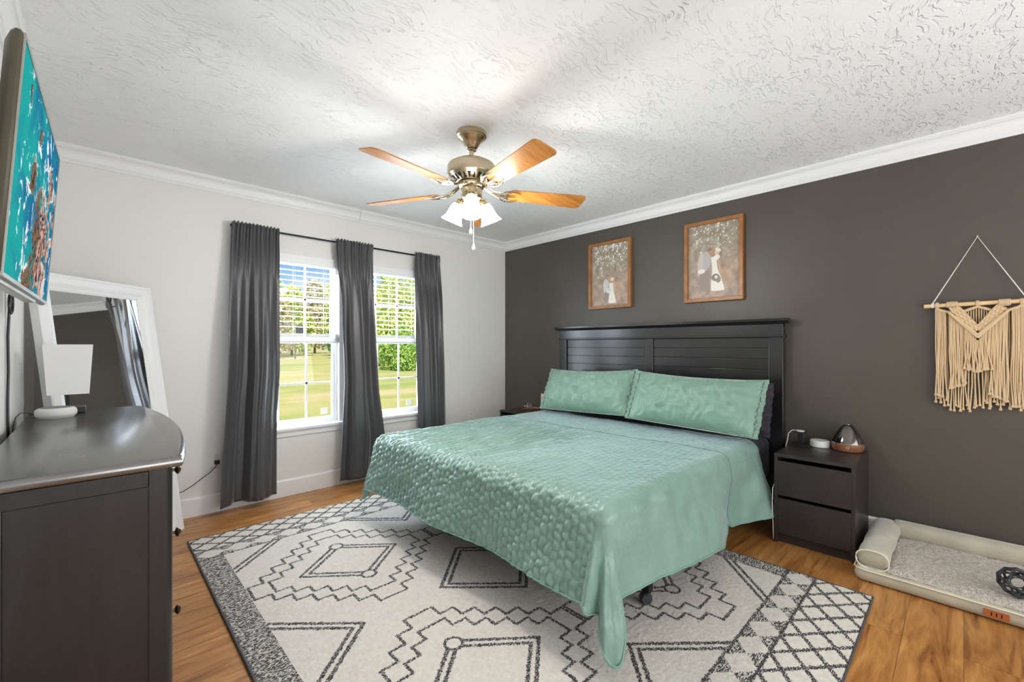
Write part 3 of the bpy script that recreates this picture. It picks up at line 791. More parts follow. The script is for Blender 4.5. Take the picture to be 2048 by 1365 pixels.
# diamond row with dark triangles
band = (Ym > tri0) & (Ym < inner_end)
ph = np.abs(((X - RX0) / per) % 1 - .5) * 2; vy = np.abs(Ym - (tri0 + inner_end) / 2) / ((inner_end - tri0) / 2)
fill = np.where(band & (ph * 1.0 + vy * .92 > 1.0), 1.0, fill)
ink = np.where(band, -.05, ink)
for e in (inner_end, tri0): ink = np.maximum(ink, .006 - np.abs(Ym - e))
lat = Ym < tri0
for sg in (-1, 1):
    u = (X - RX0) / per + sg * (Ym - tri0) / .118; d = np.abs((u % 1) - .5) / math.hypot(1 / per, 1 / .118)
    ink = np.where(lat, np.maximum(ink, .0085 - d), ink)
side_m = ((X < fx0) | (X > fx1)) & (Ym > inner_end)
rowp = np.abs(((Y * 62) % 1) - .5) * 2
fill = np.where(side_m, np.where(rowp > .35, 1.0, .9), fill)
ink = np.where(side_m, np.maximum(ink, .006 - np.abs(((Y * 31) % 1) - .5) / 31 - .004), ink)
Z = .010 + .0012 * nrg.standard_normal(X.shape)
edge = np.minimum.reduce([X - RX0, RX1 - X, Y - RY0, RY1 - Y]); Z = np.where(edge < .004, .001, Z)
rx, ry = (RX0 + RX1) / 2, (RY0 + RY1) / 2
me = bpy.data.meshes.new('area_rug')
co = np.stack([X - rx, Y - ry, Z], -1).reshape(-1, 3)
idx = np.arange(nx * ny).reshape(ny, nx)
qs = np.stack([idx[:-1, :-1], idx[:-1, 1:], idx[1:, 1:], idx[1:, :-1]], -1).reshape(-1, 4)
def mesh_np(me, co, qs):
    me.vertices.add(len(co)); me.vertices.foreach_set('co', co.astype(np.float32).ravel())
    me.loops.add(qs.size); me.loops.foreach_set('vertex_index', qs.astype(np.int32).ravel())
    me.polygons.add(len(qs)); me.polygons.foreach_set('loop_start', (np.arange(len(qs)) * qs.shape[1]).astype(np.int32))
    me.update(calc_edges=True); me.validate()
mesh_np(me, co, qs)
for nm, arr in (('ink', ink), ('fill', fill)):
    a = me.attributes.new(nm, 'FLOAT', 'POINT'); a.data.foreach_set('value', arr.astype(np.float32).ravel())
me.materials.append(M['rug'])
for p in me.polygons: p.use_smooth = True
rug = bpy.data.objects.new('area_rug', me); rug.location = (rx, ry, 0); COL.objects.link(rug); ORG[rug.name] = Vector((rx, ry, 0))
tag(rug, 'large cream shag rug with black geometric diamonds under the bed', 'rug')
M['binding'] = mat('dark_rug_binding', (.07, .07, .08), .8)
s_ = MB().tube([(RX0, RY0, .006), (RX1, RY0, .006), (RX1, RY1, .006), (RX0, RY1, .006), (RX0, RY0, .006)], .006, 8)
s_.build('rug_binding', M['binding'], rug)

# ------------------------------------------------------------------ bed
B = thing('bed', (2.45, 1.89, 0), 'black wooden king bed with plank headboard against the charcoal wall', 'bed')
hb = bpy.data.objects.new('headboard', None)
hx0, hx1 = 3.49, 3.53
s_ = MB().box(hx0 + .012, hx1, .955, 2.83, .30, 1.285)
hbo = s_.build('headboard', M['black'], B)
for ya, yb in ((.877, .968), (2.812, 2.903)): MB().box(hx0 - .012, hx1 + .010, ya, yb, 0, 1.30).build('post', M['black'], hbo, bevel=.003)
MB().box(hx0 - .008, hx1, 1.862, 1.938, .35, 1.285).build('centre_stile', M['black'], hbo, bevel=.003)
MB().box(hx0 - .014, hx1 + .008, .877, 2.903, 1.290, 1.372).build('top_rail', M['black'], hbo, bevel=.003)
MB().box(hx0 - .022, hx1 + .006, .866, 2.914, 1.278, 1.293).build('bead', M['black'], hbo, bevel=.005)
lp = [(0, 1.372), (-.018, 1.374), (-.026, 1.386), (-.044, 1.392), (-.046, 1.410), (.03, 1.410), (.03, 1.372)]
MB().prism(lp, .842, 2.950, lambda p, q, t_: (hx0 + p + .004, t_, q)).build('cap_ledge', M['black'], hbo)
for ya, yb in ((.970, 1.860), (1.940, 2.810)):
    z = 1.276
    while z > .5:
        MB().box(hx0 + .002, hx0 + .016, ya, yb, z - .0745, z).build('plank', M['black'], hbo, bevel=.002); z -= .078
for ya in (.955, 2.815): MB().box(1.44, 3.49, ya, ya + .025, .20, .30).build('side_rail', M['black'], B, bevel=.003)
MB().box(1.440, 1.465, .981, 2.814, .20, .30).build('foot_rail', M['black'], B, bevel=.003)
MB().box(1.466, 3.488, .981, 2.814, .255, .275).build('slat_deck', M['black'], B)
def caster(x, y):
    s_ = MB().box(x - .02, x + .02, y - .02, y + .02, .07, .20)
    lg = s_.build('leg', M['metal_black'], B, bevel=.002)
    s_ = MB().lathe([(.012, -.017), (.026, -.016), (.028, -.010), (.028, .010), (.026, .016), (.012, .017)], (x - .012, y, .0395), (.5, .87, 0), 24)
    s_.build('caster_wheel', M['rubber'], lg, smooth=True)
    MB().box(x - .026, x + .018, y - .014, y + .014, .055, .072).build('caster_fork', M['metal_black'], lg, bevel=.003)
for x, y in ((1.87, 1.03), (1.87, 2.75), (3.3, 1.03), (3.3, 2.75)): caster(x, y)
# mattress
def rbox(x0, x1, y0, y1, z0, z1, r=.05, puff=.01, nseg=5):
    """rounded box as rings"""
    P = []; rows_ = []
    for k in range(nseg + 1): a = math.pi / 2 * k / nseg; rows_.append((r * (1 - math.sin(a)), z0 + r * (1 - math.cos(a))))
    for k in range(nseg + 1): a = math.pi / 2 * k / nseg; rows_.append((r * (1 - math.cos(a)), z1 - r * (1 - math.sin(a))))
    n = 40; mb = MB()
    for e, z in rows_:
        e_ = e
        for (cx, cy, a0) in ((x1 - r, y1 - r, 0), (x0 + r, y1 - r, 90), (x0 + r, y0 + r, 180), (x1 - r, y0 + r, 270)):
            for k in range(10):
                a = R(a0 + 90 * k / 9); rr = r - e_; P.append((cx + rr * math.cos(a), cy + rr * math.sin(a), z))
    mb.grid(P, n, len(rows_), closed_u=True); mb.f.append(tuple(range(n))[::-1]); mb.f.append(tuple(range((len(rows_) - 1) * n, len(rows_) * n)))
    return mb
mt = rbox(1.445, 3.470, .950, 2.845, .276, .572, .05).build('mattress', M['sheet'], None, loc=(2.45, 1.89, .276), smooth='all')
tag(mt, 'thick king mattress in a dark plum fitted sheet, mostly under the green quilt', 'mattress')

# quilt
QX0, QY0, QY1, QZ, QR = 1.395, .925, 2.872, .597, .075
HX = 3.12
def P_quilt(a, e_l, e_r):
    pass
FOLD_N = [(0, 0), (7, .08), (14, .14), (20, .10), (27, -.10), (33, -.06), (40, .10), (50, .14), (60, .10), (75, .02), (90, 0)]
FOLD_F = [(0, 0), (10, -.04), (24, -.14), (34, .02), (46, .16), (60, .18), (75, .14), (90, .10)]
PHK = [(0, 0), (10, 6), (30, 24), (39, 34), (48, 47.5), (57, 61), (66, 72), (90, 90)]
def quilt_pt(a, bb):
    """a: distance from the head end towards the foot; bb: distance from the centre line (negative = camera side)"""
    cyq = (QY0 + QY1) / 2; hw = (QY1 - QY0) / 2 - QR; La = HX - QX0 - QR
    ea = max(0, a - La); eb = max(0, abs(bb) - hw); sg = -1 if bb < 0 else 1
    rho = math.hypot(ea, eb); rho = min(rho, .52 if bb < 0 else .47); phi = math.atan2(eb, ea) if rho > 0 else 0
    arc = QR * math.pi / 2
    headf = min(1, a / La)
    if rho < arc: out, down = QR * math.sin(rho / QR), QR * (1 - math.cos(rho / QR))
    else:
        d = rho - arc; fl = .20 if sg < 0 else .16
        wfoot = math.cos(phi) ** 2; wside = 1 - wfoot
        flr = wfoot * .20 + wside * (.13 if sg < 0 else .02)
        ks = FOLD_N if sg < 0 else FOLD_F
        dg = math.degrees(phi); fold = table(dg, ks) * sm(d / .22)
        stretch = 1 + (.13 if sg < 0 else .08) * math.exp(-((dg - 48) / 9) ** 2)
        und = 0
        und += wfoot * .020 * math.sin(bb * 7.0 + .7) * sm(d / .3)
        und += wside * (.045 if sg < 0 else .01) * math.sin(a * 6.2 + 1.2 + .8 * math.sin(a * 2.3)) * sm(d / .3)
        out = QR + d * flr + d * fold * (1 if (sg < 0 or ea > 0) else 0 if a < La - .35 else sm((a - La + .35) / .35)) + und; down = QR + d * stretch * math.sqrt(max(.2, 1 - flr * flr))
        phi = lerp(phi, R(table(dg, PHK)), sm(d / .3))
    x = HX - min(a, La) - out * (math.cos(phi) if rho > 0 else 0)
    y = cyq + sg * (min(abs(bb), hw) + out * (math.sin(phi) if rho > 0 else 0))
    z = QZ - down
    # gentle puff and sag of the top
    if rho < arc:
        z += .010 * noise.noise(Vector((a * 2.2, bb * 2.2, 0))) - .012 * sm(1 - a / .5) * 0
    return (x, y, z)
La = HX - QX0 - QR; hwq = (QY1 - QY0) / 2 - QR; arc = QR * math.pi / 2
EF = arc + (.597 - QR - .245) * 1.02; ESr = arc + .30; ESl = arc + .24
amax = La + EF; bmin = -(hwq + ESr); bmax = hwq + ESl
na, nb = 330, 420
Pq = np.zeros((na, nb, 3)); UV = np.zeros((na, nb, 2))
for i in range(na):
    a = amax * i / (na - 1)
    bl = bmin - .075 * sm(1 - a / 1.3) - .03 * math.exp(-((a - .75) / .10) ** 2) + .03 * math.exp(-((a - .55) / .05) ** 2) 
    for j in range(nb):
        bb = lerp(bl, bmax, j / (nb - 1)); Pq[i, j] = quilt_pt(a, bb); UV[i, j] = (a, bb)
# quilting puckers displaced along the normal
du = np.gradient(Pq, axis=0); dv_ = np.gradient(Pq, axis=1); Nq = np.cross(dv_, du); Nq /= np.linalg.norm(Nq, axis=-1, keepdims=True) + 1e-9
if Nq[na // 2, nb // 2, 2] < 0: Nq = -Nq
A, Bq = UV[..., 0], UV[..., 1]
wob = np.zeros((na, nb)); wob2 = np.zeros((na, nb))
for i in range(na):
    for j in range(nb):
        wob[i, j] = noise.noise(Vector((A[i, j] * 9, Bq[i, j] * 9, 0))); wob2[i, j] = noise.noise(Vector((A[i, j] * 22, Bq[i, j] * 22, 5)))
u = A / .040 + wob * .6; v2 = Bq / .038 + wob2 * .42; row = np.floor(v2); uu = u + .5 * (row % 2)
fu, fv = uu % 1, v2 % 1
bmp = np.sin(np.pi * fv) ** .6 * (.25 + .75 * np.sin(np.pi * fu) ** .8)
cellr = np.sin(np.floor(uu) * 12.9898 + row * 78.233) * 43758.5453; cellr = cellr - np.floor(cellr)
foot = np.clip((A - (La - .15)) / .25, 0, 1) * np.clip((Bq + hwq + .05) / .15, 0, 1) 
ampl = .0044 + .0110 * foot
side = np.clip((-Bq - hwq) / .05, 0, 1); ampl = ampl * (1 - .65 * side)
ridg = .0055 * np.sin(Bq * 2 * math.pi / .055 + 5 * wob + A * 3) * np.clip((A - .45) / .3, 0, 1) * (1 - foot)
Dq = ampl * (bmp * (.6 + .6 * cellr) - .35) + ridg * np.clip((Bq + .1) / .3 + .4, 0, 1) + .004 * wob
Dq += .010 * side * wob + .005 * foot * wob2
Pq2 = Pq + Nq * Dq[..., None]
Pq2[..., 2] = np.maximum(Pq2[..., 2], .022)
me = bpy.data.meshes.new('quilt')
qo = Vector((2.3, 1.9, .3)); idx = np.arange(na * nb).reshape(na, nb)
qs = np.stack([idx[:-1, :-1], idx[:-1, 1:], idx[1:, 1:], idx[1:, :-1]], -1).reshape(-1, 4)
mesh_np(me, Pq2.reshape(-1, 3) - np.array(qo), qs)
for p in me.polygons: p.use_smooth = True
me.materials.append(M['quilt'])
Q = bpy.data.objects.new('quilt', me); Q.location = qo; COL.objects.link(Q); ORG[Q.name] = qo
mo = Q.modifiers.new('solid', 'SOLIDIFY'); mo.thickness = .006; mo.offset = -1
tag(Q, 'sage green quilted satin bedspread draped over the bed to the rug', 'quilt')
def qline(ii, jj, r, name, m):
    pts = [tuple(Pq2[i, j] + Nq[i, j] * .0005) for i, j in zip(ii, jj)]
    MB().tube(pts, r, 6).build(name, m, Q, smooth='all')
isd = int(na * (.50 / amax)); qline([isd] * (nb - 2), range(1, nb - 1), .0016, 'seam', M['seam'])
bd = [(i, 0) for i in range(0, na, 2)] + [(na - 1, j) for j in range(0, nb, 2)] + [(i, nb - 1) for i in range(na - 1, -1, -2)]
qline([q[0] for q in bd], [q[1] for q in bd], .0042, 'binding', M['quilt_edge'])

# pillows
def pillow(yc, w_, h, T_, xb, zb, lean_deg, m, label, roll=0, flange=.035, seed=0, grp=None, wr=1.0, name='pillow'):
    nu, nv = 90, 56; mb = MB(); P = {}
    le = R(lean_deg)
    upv = Vector((math.sin(le), 0, math.cos(le))); nv_ = Vector((-math.cos(le), 0, math.sin(le))); sd_ = Vector((0, -1, 0))
    sd_ = (sd_ * math.cos(R(roll)) + upv * math.sin(R(roll))); up2 = nv_.cross(sd_).normalized()
    if up2.z < 0: up2 = -up2
    base = Vector((xb, yc, zb))
    def pt(u, v_, side):
        au, av = abs(u), abs(v_)
        fu_ = 1 - flange / (w_ / 2); fv_ = 1 - flange / (h / 2) * .3
        tu = max(0, 1 - (au / fu_) ** 2.8); tv_ = max(0, 1 - (av / fv_) ** 2.4)
        th = T_ / 2 * (tu ** .55) * (tv_ ** .55)
        # corners pulled in
        k = 1 - .07 * (av ** 2) * (1 - au) * 0
        x = u * w_ / 2 * (1 - .05 * (1 - av ** 2) * au ** 4 * 0 + .0); y = (v_ + 1) * h / 2
        y -= .030 * (1 - math.cos(u * math.pi * .5)) * 0
        y += (-.022 * (1 - u * u) if v_ > 0 else 0) * av
        x += .0025 * math.sin(v_ * 9 + seed) * max(0, au - .85) / .15 * (1 if u > 0 else -1)
        fr = .006 * math.sin(v_ * 26 + seed) * max(0, (au - .88) / .12)
        q = Vector((x * 7 + seed, y * 9, side * 3.1))
        wrk = (.014 * noise.noise(q) + .010 * noise.noise(q * 2.7) + .010 * noise.noise(Vector((x * 30 + seed, y * 6, side))) + .0045 * math.sin(x * 62 + 3 * noise.noise(q) * 3 + y * 14)) * wr * (tu * tv_) ** .3
        bow_ = -.02 * (v_ * v_)
        d = side * (th + wrk) + fr
        return base + sd_ * x + up2 * y + nv_ * (d + T_ / 2)
    for side in (1, -1):
        pts = [pt(lerp(-1, 1, i / (nu - 1)), lerp(-1, 1, j / (nv - 1)), side) for j in range(nv) for i in range(nu)]
        mb.grid(pts, nu, nv)
    o = mb.build(name, m, None, loc=tuple(base), smooth='all')
    import bmesh
    bm = bmesh.new(); bm.from_mesh(o.data); bmesh.ops.remove_doubles(bm, verts=bm.verts, dist=.0015); bmesh.ops.recalc_face_normals(bm, faces=bm.faces); bm.to_mesh(o.data); bm.free()
    tag(o, label, 'pillow', grp); return o
M['sham'] = mat('sage_pillow_sham', (.195, .335, .26), .42, Sheen_Weight=.7, Sheen_Roughness=.35, bump=(45, .4, .004))
G = 'sage green pillow shams'
pillow(2.275, .92, .405, .20, 3.085, .605, 27, M['sham'], 'sage green pillow on the window side of the bed', 2, seed=1, grp=G)
pillow(1.360, .95, .405, .20, 3.065, .600, 27, M['sham'], 'sage green pillow nearest the black nightstand with the diffuser', -1.5, seed=6, grp=G)
G = 'dark pillows behind the green shams'
pillow(2.27, .88, .40, .09, 3.31, .58, 17, M['sheet'], 'dark plum pillow behind the window-side green pillow', 0, seed=3, grp=G, flange=.01)
pillow(1.345, .89, .385, .09, 3.30, .58, 17, M['sheet'], 'dark plum pillow peeking out behind the right green pillow', 0, seed=9, grp=G, flange=.01)

# ------------------------------------------------------------------ nightstands
def nightstand(y0, label):
    x0, x1, w_, h = 3.050, 3.530, .400, .55; y1 = y0 + w_
    N = thing('nightstand', ((x0 + x1) / 2, (y0 + y1) / 2, 0), label, 'nightstand', 'matching black two-drawer nightstands')
    MB().box(x0, x1, y0, y1, h - .020, h).build('top', M['blackbrown'], N, bevel=.0015)
    for a, b_ in ((y0, y0 + .018), (y1 - .018, y1)): MB().box(x0 + .002, x1, a, b_, 0, h - .020).build('side_panel', M['blackbrown'], N, bevel=.001)
    MB().box(x1 - .01, x1 - .002, y0 + .018, y1 - .018, .04, h - .02).build('back_panel', M['blackbrown'], N)
    MB().box(x0 + .03, x0 + .045, y0 + .018, y1 - .018, 0, .055).build('plinth', M['blackbrown'], N)
    for za, zb in ((.060, .275), (.295, .505)):
        d = MB().box(x0 + .001, x0 + .018, y0 + .0185, y1 - .0185, za, zb).build('drawer', M['blackbrown'], N, bevel=.001)
        MB().box(x0 + .018, x0 + .43, y0 + .03, y1 - .03, za + .01, zb - .04).build('drawer_box', M['dark_slot'], d)
    return N
nightstand(.418, 'black two-drawer nightstand right of the bed, holding diffuser and speaker')
nightstand(2.950, 'black nightstand in the far corner, mostly hidden behind the bed')

# diffuser
dx, dy, dz = 3.460, .512, .5503
DF = thing('diffuser', (dx, dy, dz), 'aroma diffuser with walnut base and dark glossy cone on the nightstand', 'diffuser')
MB().lathe([(0, 0), (.070, 0), (.078, .004), (.083, .018), (.085, .045), (.084, .050), (0, .050)], (dx, dy, dz), (0, 0, 1), 48).build('base', M['walnut'], DF, smooth=True)
MB().lathe([(0, .0495), (.0845, .0495), (.0845, .053), (0, .053)], (dx, dy, dz), (0, 0, 1), 48).build('trim_ring', M['silver'], DF, smooth=True)
MB().lathe([(0, .053), (.083, .053), (.081, .062), (.066, .095), (.048, .130), (.032, .152), (.022, .162), (.016, .164), (.014, .158), (0, .158)], (dx, dy, dz), (0, 0, 1), 48).build('cone', M['chrome'], DF, smooth=True)
vd = Vector((-dx, -dy, 0)).normalized()
bs = MB().tube([Vector((dx, dy, dz + .030)) + Vector((vd.x * math.cos(.0) * .0852 + (-vd.y) * .007 * math.cos(a), vd.y * .0852 + vd.x * .007 * math.cos(a), .007 * math.sin(a))) for a in [k * math.pi / 8 for k in range(17)]], .0009, 5)
bs.build('power_symbol', M['plastic_white'], DF)
puck(3.462, .660, .5503, .056, .040, 'small round white speaker on nightstand left of the diffuser', M['plastic_white'], .005)
# charging stand
CH = thing('charging_stand', (3.40, .752, .5503), 'black folding charging stand with round white charger on nightstand', 'charger')
s_ = MB().box(3.37, 3.45, .695, .775, .5503, .557); s_.build('base', M['plastic_black'], CH, bevel=.002)
MB().box(3.415, 3.425, .745, .775, .557, .640).build('upright', M['plastic_black'], CH, bevel=.002)
MB().box(3.355, 3.425, .725, .785, .636, .648).build('arm', M['plastic_black'], CH, bevel=.003)
MB().lathe([(0, 0), (.024, 0), (.026, .003), (.024, .006), (0, .006)], (3.385, .755, .648), (0, 0, 1), 24).build('charging_disc', M['plastic_white'], CH, smooth=True)
MB().tube([(3.385, .78, .652), (3.375, .80, .650), (3.36, .815, .630), (3.35, .818, .595), (3.34, .822, .56), (3.32, .835, .50), (3.28, .84, .42)], .0022, 6).build('charging_cable', M['plastic_white'], CH, smooth=True)
MB().tube([(3.43, .70, .554), (3.44, .685, .556), (3.45, .678, .553)], .002, 6).build('cord', M['plastic_black'], CH)
c = MB().tube([(3.135, .822, .44), (3.125, .822, .38), (3.05, .826, .33), (3.042, .826, .22), (3.05, .824, .1), (3.06, .824, .01)], .0022, 6).build('hanging_cable', M['plastic_white'], None, loc=(3.03, .84, .01), smooth=True)
tag(c, 'thin white cable hanging between bed and right nightstand', 'cable')

# small things on the far nightstand
PF = thing('photo_frame', (3.40, 3.03, .551), 'small dark framed photo standing on the far nightstand behind pillow', 'photo frame')
px_, py_ = Vector((.55, -.83, 0)).normalized(), Vector((.83, .55, 0)).normalized()
c0 = Vector((3.37, 2.995, .551)); upf = (Vector((0, 0, 1)) + py_ * .18).normalized(); nf = px_.cross(upf)
for nm, m, hw_, hh_, dd in (('frame', M['black'], .066, .090, 0), ('photo_print', M['paper'], .053, .077, -.006)):
    mb = MB().obox(c0 + upf * .091 + nf * dd * (-1 if nf.x < 0 else 1), px_, upf, nf, hw_, hh_, .006); po = mb.build(nm, m, PF, bevel=.001)
sgf = (-1 if nf.x < 0 else 1) * -1
MB().obox(c0 + upf * .085 + nf * (.0125 * (1 if nf.x < 0 else -1)), px_, upf, nf, .012, .045, .0006).build('pictured_figures', M['walnut'], po)
TR = thing('trinket_tray', (3.31, 3.15, .551), 'dark trinket tray of jewellery on the far nightstand', 'tray')
MB().lathe([(0, 0), (.098, 0), (.106, .014), (.102, .014), (.094, .004), (0, .004)], (3.31, 3.15, .551), (0, 0, 1), 32).build('tray', M['walnut'], TR, smooth=True)
JW = thing('sunglasses', (3.33, 3.15, .566), 'pair of dark sunglasses lying over the trinket tray', 'sunglasses')
for sg in (-1, 1):
    MB().lathe([(0, 0), (.030, .001), (.030, .004), (0, .007)], (3.27 + sg * .014, 3.15 + sg * .036, .592), (-.8, -.3, .5), 20).build('lens', M['chrome'], JW, smooth=True)
    MB().tube([(3.27 + sg * .02, 3.15 + sg * .066, .606), (3.33 + sg * .02, 3.16 + sg * .068, .606), (3.385, 3.17 + sg * .055, .572)], .0036, 6).build('temple_arm', M['silver'], JW)
for k, (x, y, r) in enumerate(((3.28, 3.17, .010), (3.29, 3.11, .009), (3.35, 3.10, .012))):
    o = MB().tube([(x + r * math.cos(a), y + r * math.sin(a), .5585 + .002) for a in [i * math.pi / 8 for i in range(17)]], .002, 6).build('ring', M['silver'], None, loc=(x, y, .556), smooth=True)
    tag(o, 'small silver ring lying in the trinket tray', 'ring', 'silver rings in the trinket tray')

# ------------------------------------------------------------------ framed wedding photographs
def photo_cols(nu, nv, man, woman, dens):
    C = np.zeros((nv, nu, 3)); V, U = np.meshgrid(np.linspace(0, 1, nv), np.linspace(0, 1, nu), indexing='ij')
    bgc = np.stack([.33 + .05 * (1 - V), .28 + .01 * (1 - V), .215 + .02 * (1 - V)], -1); C[:] = bgc
    nz = np.array([[fbm(u_ * 9, v_ * 11, 2, 5) for u_ in np.linspace(0, 1, nu)] for v_ in np.linspace(0, 1, nv)])
    nz2 = np.array([[fbm(u_ * 26, v_ * 34, 8, 3) for u_ in np.linspace(0, 1, nu)] for v_ in np.linspace(0, 1, nv)])
    C *= (1 + .35 * nz[..., None])
    C[..., 1] += .03 * np.clip(nz, 0, 1) * (V > .45)
    C[..., 0] += .09 * np.exp(-((U - .75) / .25) ** 2 - ((V - .3) / .2) ** 2); C[..., 1] += .035 * np.exp(-((U - .75) / .25) ** 2 - ((V - .3) / .2) ** 2)
    leaf = (nz2 + .6 * nz + (V - dens) * 1.3 > .62); C[leaf] = (.78, .78, .78)
    tk = np.abs(U - .66 - .02 * np.sin(V * 6)) < .022; C[tk & (V > .4) & ~leaf] *= .8
    def ell(cx, cy, rx, ry, col, rot=0):
        c_, s__ = math.cos(rot), math.sin(rot); dx = (U - cx) * c_ + (V - cy) * s__; dy_ = -(U - cx) * s__ + (V - cy) * c_
        C[(dx / rx) ** 2 + (dy_ / ry) ** 2 < 1] = col
    for k in range(7): ell(.06 + .035 * k, .72 + .018 * k, .008, .006, (.9, .8, .55))
    for k in range(8): ell(.18 + .075 * k, .71 + .012 * math.sin(k), .008, .006, (.9, .8, .55))
    for k in range(6): ell(.55 + .035 * k, .655 + .016 * k, .008, .006, (.9, .8, .55))
    for k in range(10): ell(.2 + .6 * ((k * .37) % 1), .80 + .15 * ((k * .61) % 1), .012, .009, (.85, .72, .42))
    return C, U, V, ell, nz2
def wedding(y1, y0, z0, z1, kind, label):
    o = thing('picture_frame', (XH - .015, (y0 + y1) / 2, z0), label, 'picture', 'wooden framed wedding photographs')
    xf, xb, b_ = 3.520, XH - .001, .028
    s_ = MB()
    for (ya, yb, za, zb) in ((y0, y1, z0, z0 + b_), (y0, y1, z1 - b_, z1), (y0, y0 + b_, z0 + b_, z1 - b_), (y1 - b_, y1, z0 + b_, z1 - b_)): s_.box(xf, xb, ya, yb, za, zb)
    s_.build('frame', M['frame_wood'], o, bevel=.002)
    nu, nv = 130, 180; C, U, V, ell, nz2 = photo_cols(nu, nv, 0, 0, .62 if kind == 1 else .80)
    skin, wh, gr = (.48, .25, .17), (.82, .78, .72), (.46, .43, .42)
    if kind == 2:
        m_ = (U > .24) & (U < .43) & (V > .10) & (V < .40); C[m_] = (.30, .24, .21)
        ell(.34, .50, .115, .135, gr, -.25); ell(.25, .47, .05, .16, (.55, .50, .47), -.2); ell(.27, .37, .07, .03, wh)
        ell(.46, .615, .045, .045, skin); ell(.44, .655, .04, .022, (.25, .15, .09))
        for k in range(60):
            v_ = .10 + .44 * k / 59; hwk = lerp(.13, .05, sm(k / 45)); ell(lerp(.59, .51, k / 59), v_, hwk, .012, wh)
        ell(.62, .42, .022, .12, (.55, .33, .24), .35); ell(.57, .535, .065, .035, wh, .2)
        ell(.575, .605, .045, .035, (.70, .50, .33)); ell(.60, .635, .055, .025, (.78, .72, .62), -.3)
        ell(.55, .27, .08, .05, (.22, .20, .16)); ell(.60, .24, .05, .045, (.26, .24, .18)); ell(.56, .275, .03, .02, wh)
    else:
        m_ = (U > .36) & (U < .47) & (V > .08) & (V < .27); C[m_] = (.30, .24, .21)
        ell(.40, .34, .075, .10, (.58, .56, .56)); ell(.36, .30, .03, .09, (.62, .60, .60)); ell(.46, .245, .06, .04, (.66, .68, .68))
        ell(.45, .465, .035, .030, skin); ell(.44, .49, .03, .015, (.25, .15, .09))
        for k in range(60):
            v_ = .045 + .31 * k / 59; hwk = lerp(.10, .05, sm(k / 45)); ell(lerp(.57, .54, k / 59), v_, hwk, .010, wh)
        ell(.62, .32, .018, .06, (.62, .40, .30), .2); ell(.57, .425, .04, .03, (.78, .66, .48)); ell(.50, .26, .05, .03, (.62, .64, .60))
    P = []
    ya, yb = y1 - b_, y0 + b_
    for j in range(nv):
        for i in range(nu): P.append((3.540, lerp(ya, yb, i / (nu - 1)), lerp(z0 + b_, z1 - b_, j / (nv - 1))))
    po = MB().grid(P, nu, nv).build('photo_print', None, o)
    C = np.concatenate([C, np.ones((nv, nu, 1))], -1); color_attr(po, C.reshape(-1, 4))
    po.data.materials.append(M['print'])
    MB().box(3.541, 3.553, y0 + b_, y1 - b_, z0 + b_, z1 - b_).build('backing', M['paper'], o)
m = M['print'] = mat('photo_paper', (.3, .3, .3), .5)
t = NT(m.node_tree); b = t.n['Principled BSDF']; t.put(b, 'Base Color', t.new('ShaderNodeAttribute', attribute_name='Col').outputs['Color'])
wedding(2.570, 2.103, 1.573, 2.211, 1, 'wood framed photo of a wedding couple standing small under tall trees')
wedding(1.605, 1.153, 1.570, 2.216, 2, 'wood framed photo of a wedding couple kissing close up, right of the other')

# ------------------------------------------------------------------ macrame wall hanging
MX, MYC, MZ = 3.520, -.053, 1.450
MC = thing('macrame_wall_hanging', (MX, MYC, MZ), 'cream macrame hanging from a wooden dowel on the charcoal wall', 'wall hanging')
MB().tube([(MX, MYC + .215, MZ - .003), (MX, MYC - .215, MZ + .003)], .0115, 16).build('dowel', M['dowel'], MC, smooth=True)
s_ = MB().tube([(MX, MYC + .178, MZ + .012), (XH - .006, MYC, 1.825), (MX, MYC - .178, MZ + .012)], .0028, 8)
for sg in (-1, 1):
    for k in (-1, 1): s_.tube([(MX + .0135 * math.cos(a), MYC + sg * .178 + k * .003, MZ + .0135 * math.sin(a)) for a in [i * math.pi / 6 for i in range(13)]], .0026, 6)
s_.build('hanging_cord', M['string'], MC, smooth=True)
MB().lathe([(.004, 0), (.002, .004), (.002, .012)], (XH - .013, MYC, 1.826), (1, 0, 0), 10).build('nail', M['silver'], MC)
def cords(lst, name):
    s_ = MB()
    for (p, zt, zb, dx) in lst:
        n = 8; sd = rng.random() * 90; pts = []; r = .0031
        for k in range(n + 1):
            f = k / n; pts.append((MX - dx + .004 * noise.noise(Vector((sd, f * 3, 0))), MYC + p + .007 * noise.noise(Vector((sd, f * 2.2, 7))) * f * 2, lerp(zt, zb, f)))
        rr = [r] * (n - 1) + [r * .9, r * 1.3]
        s_.tube(pts, rr, 6)
        e = Vector(pts[-1]); s_.lathe([(.0035, .004), (.0025, .0), (.0075, -.016), (.0055, -.020)], e, (0, 0, 1), 7)
    return s_.build(name, M['cream_cord'], MC, smooth=True)
ph_ = lambda p: abs(p)
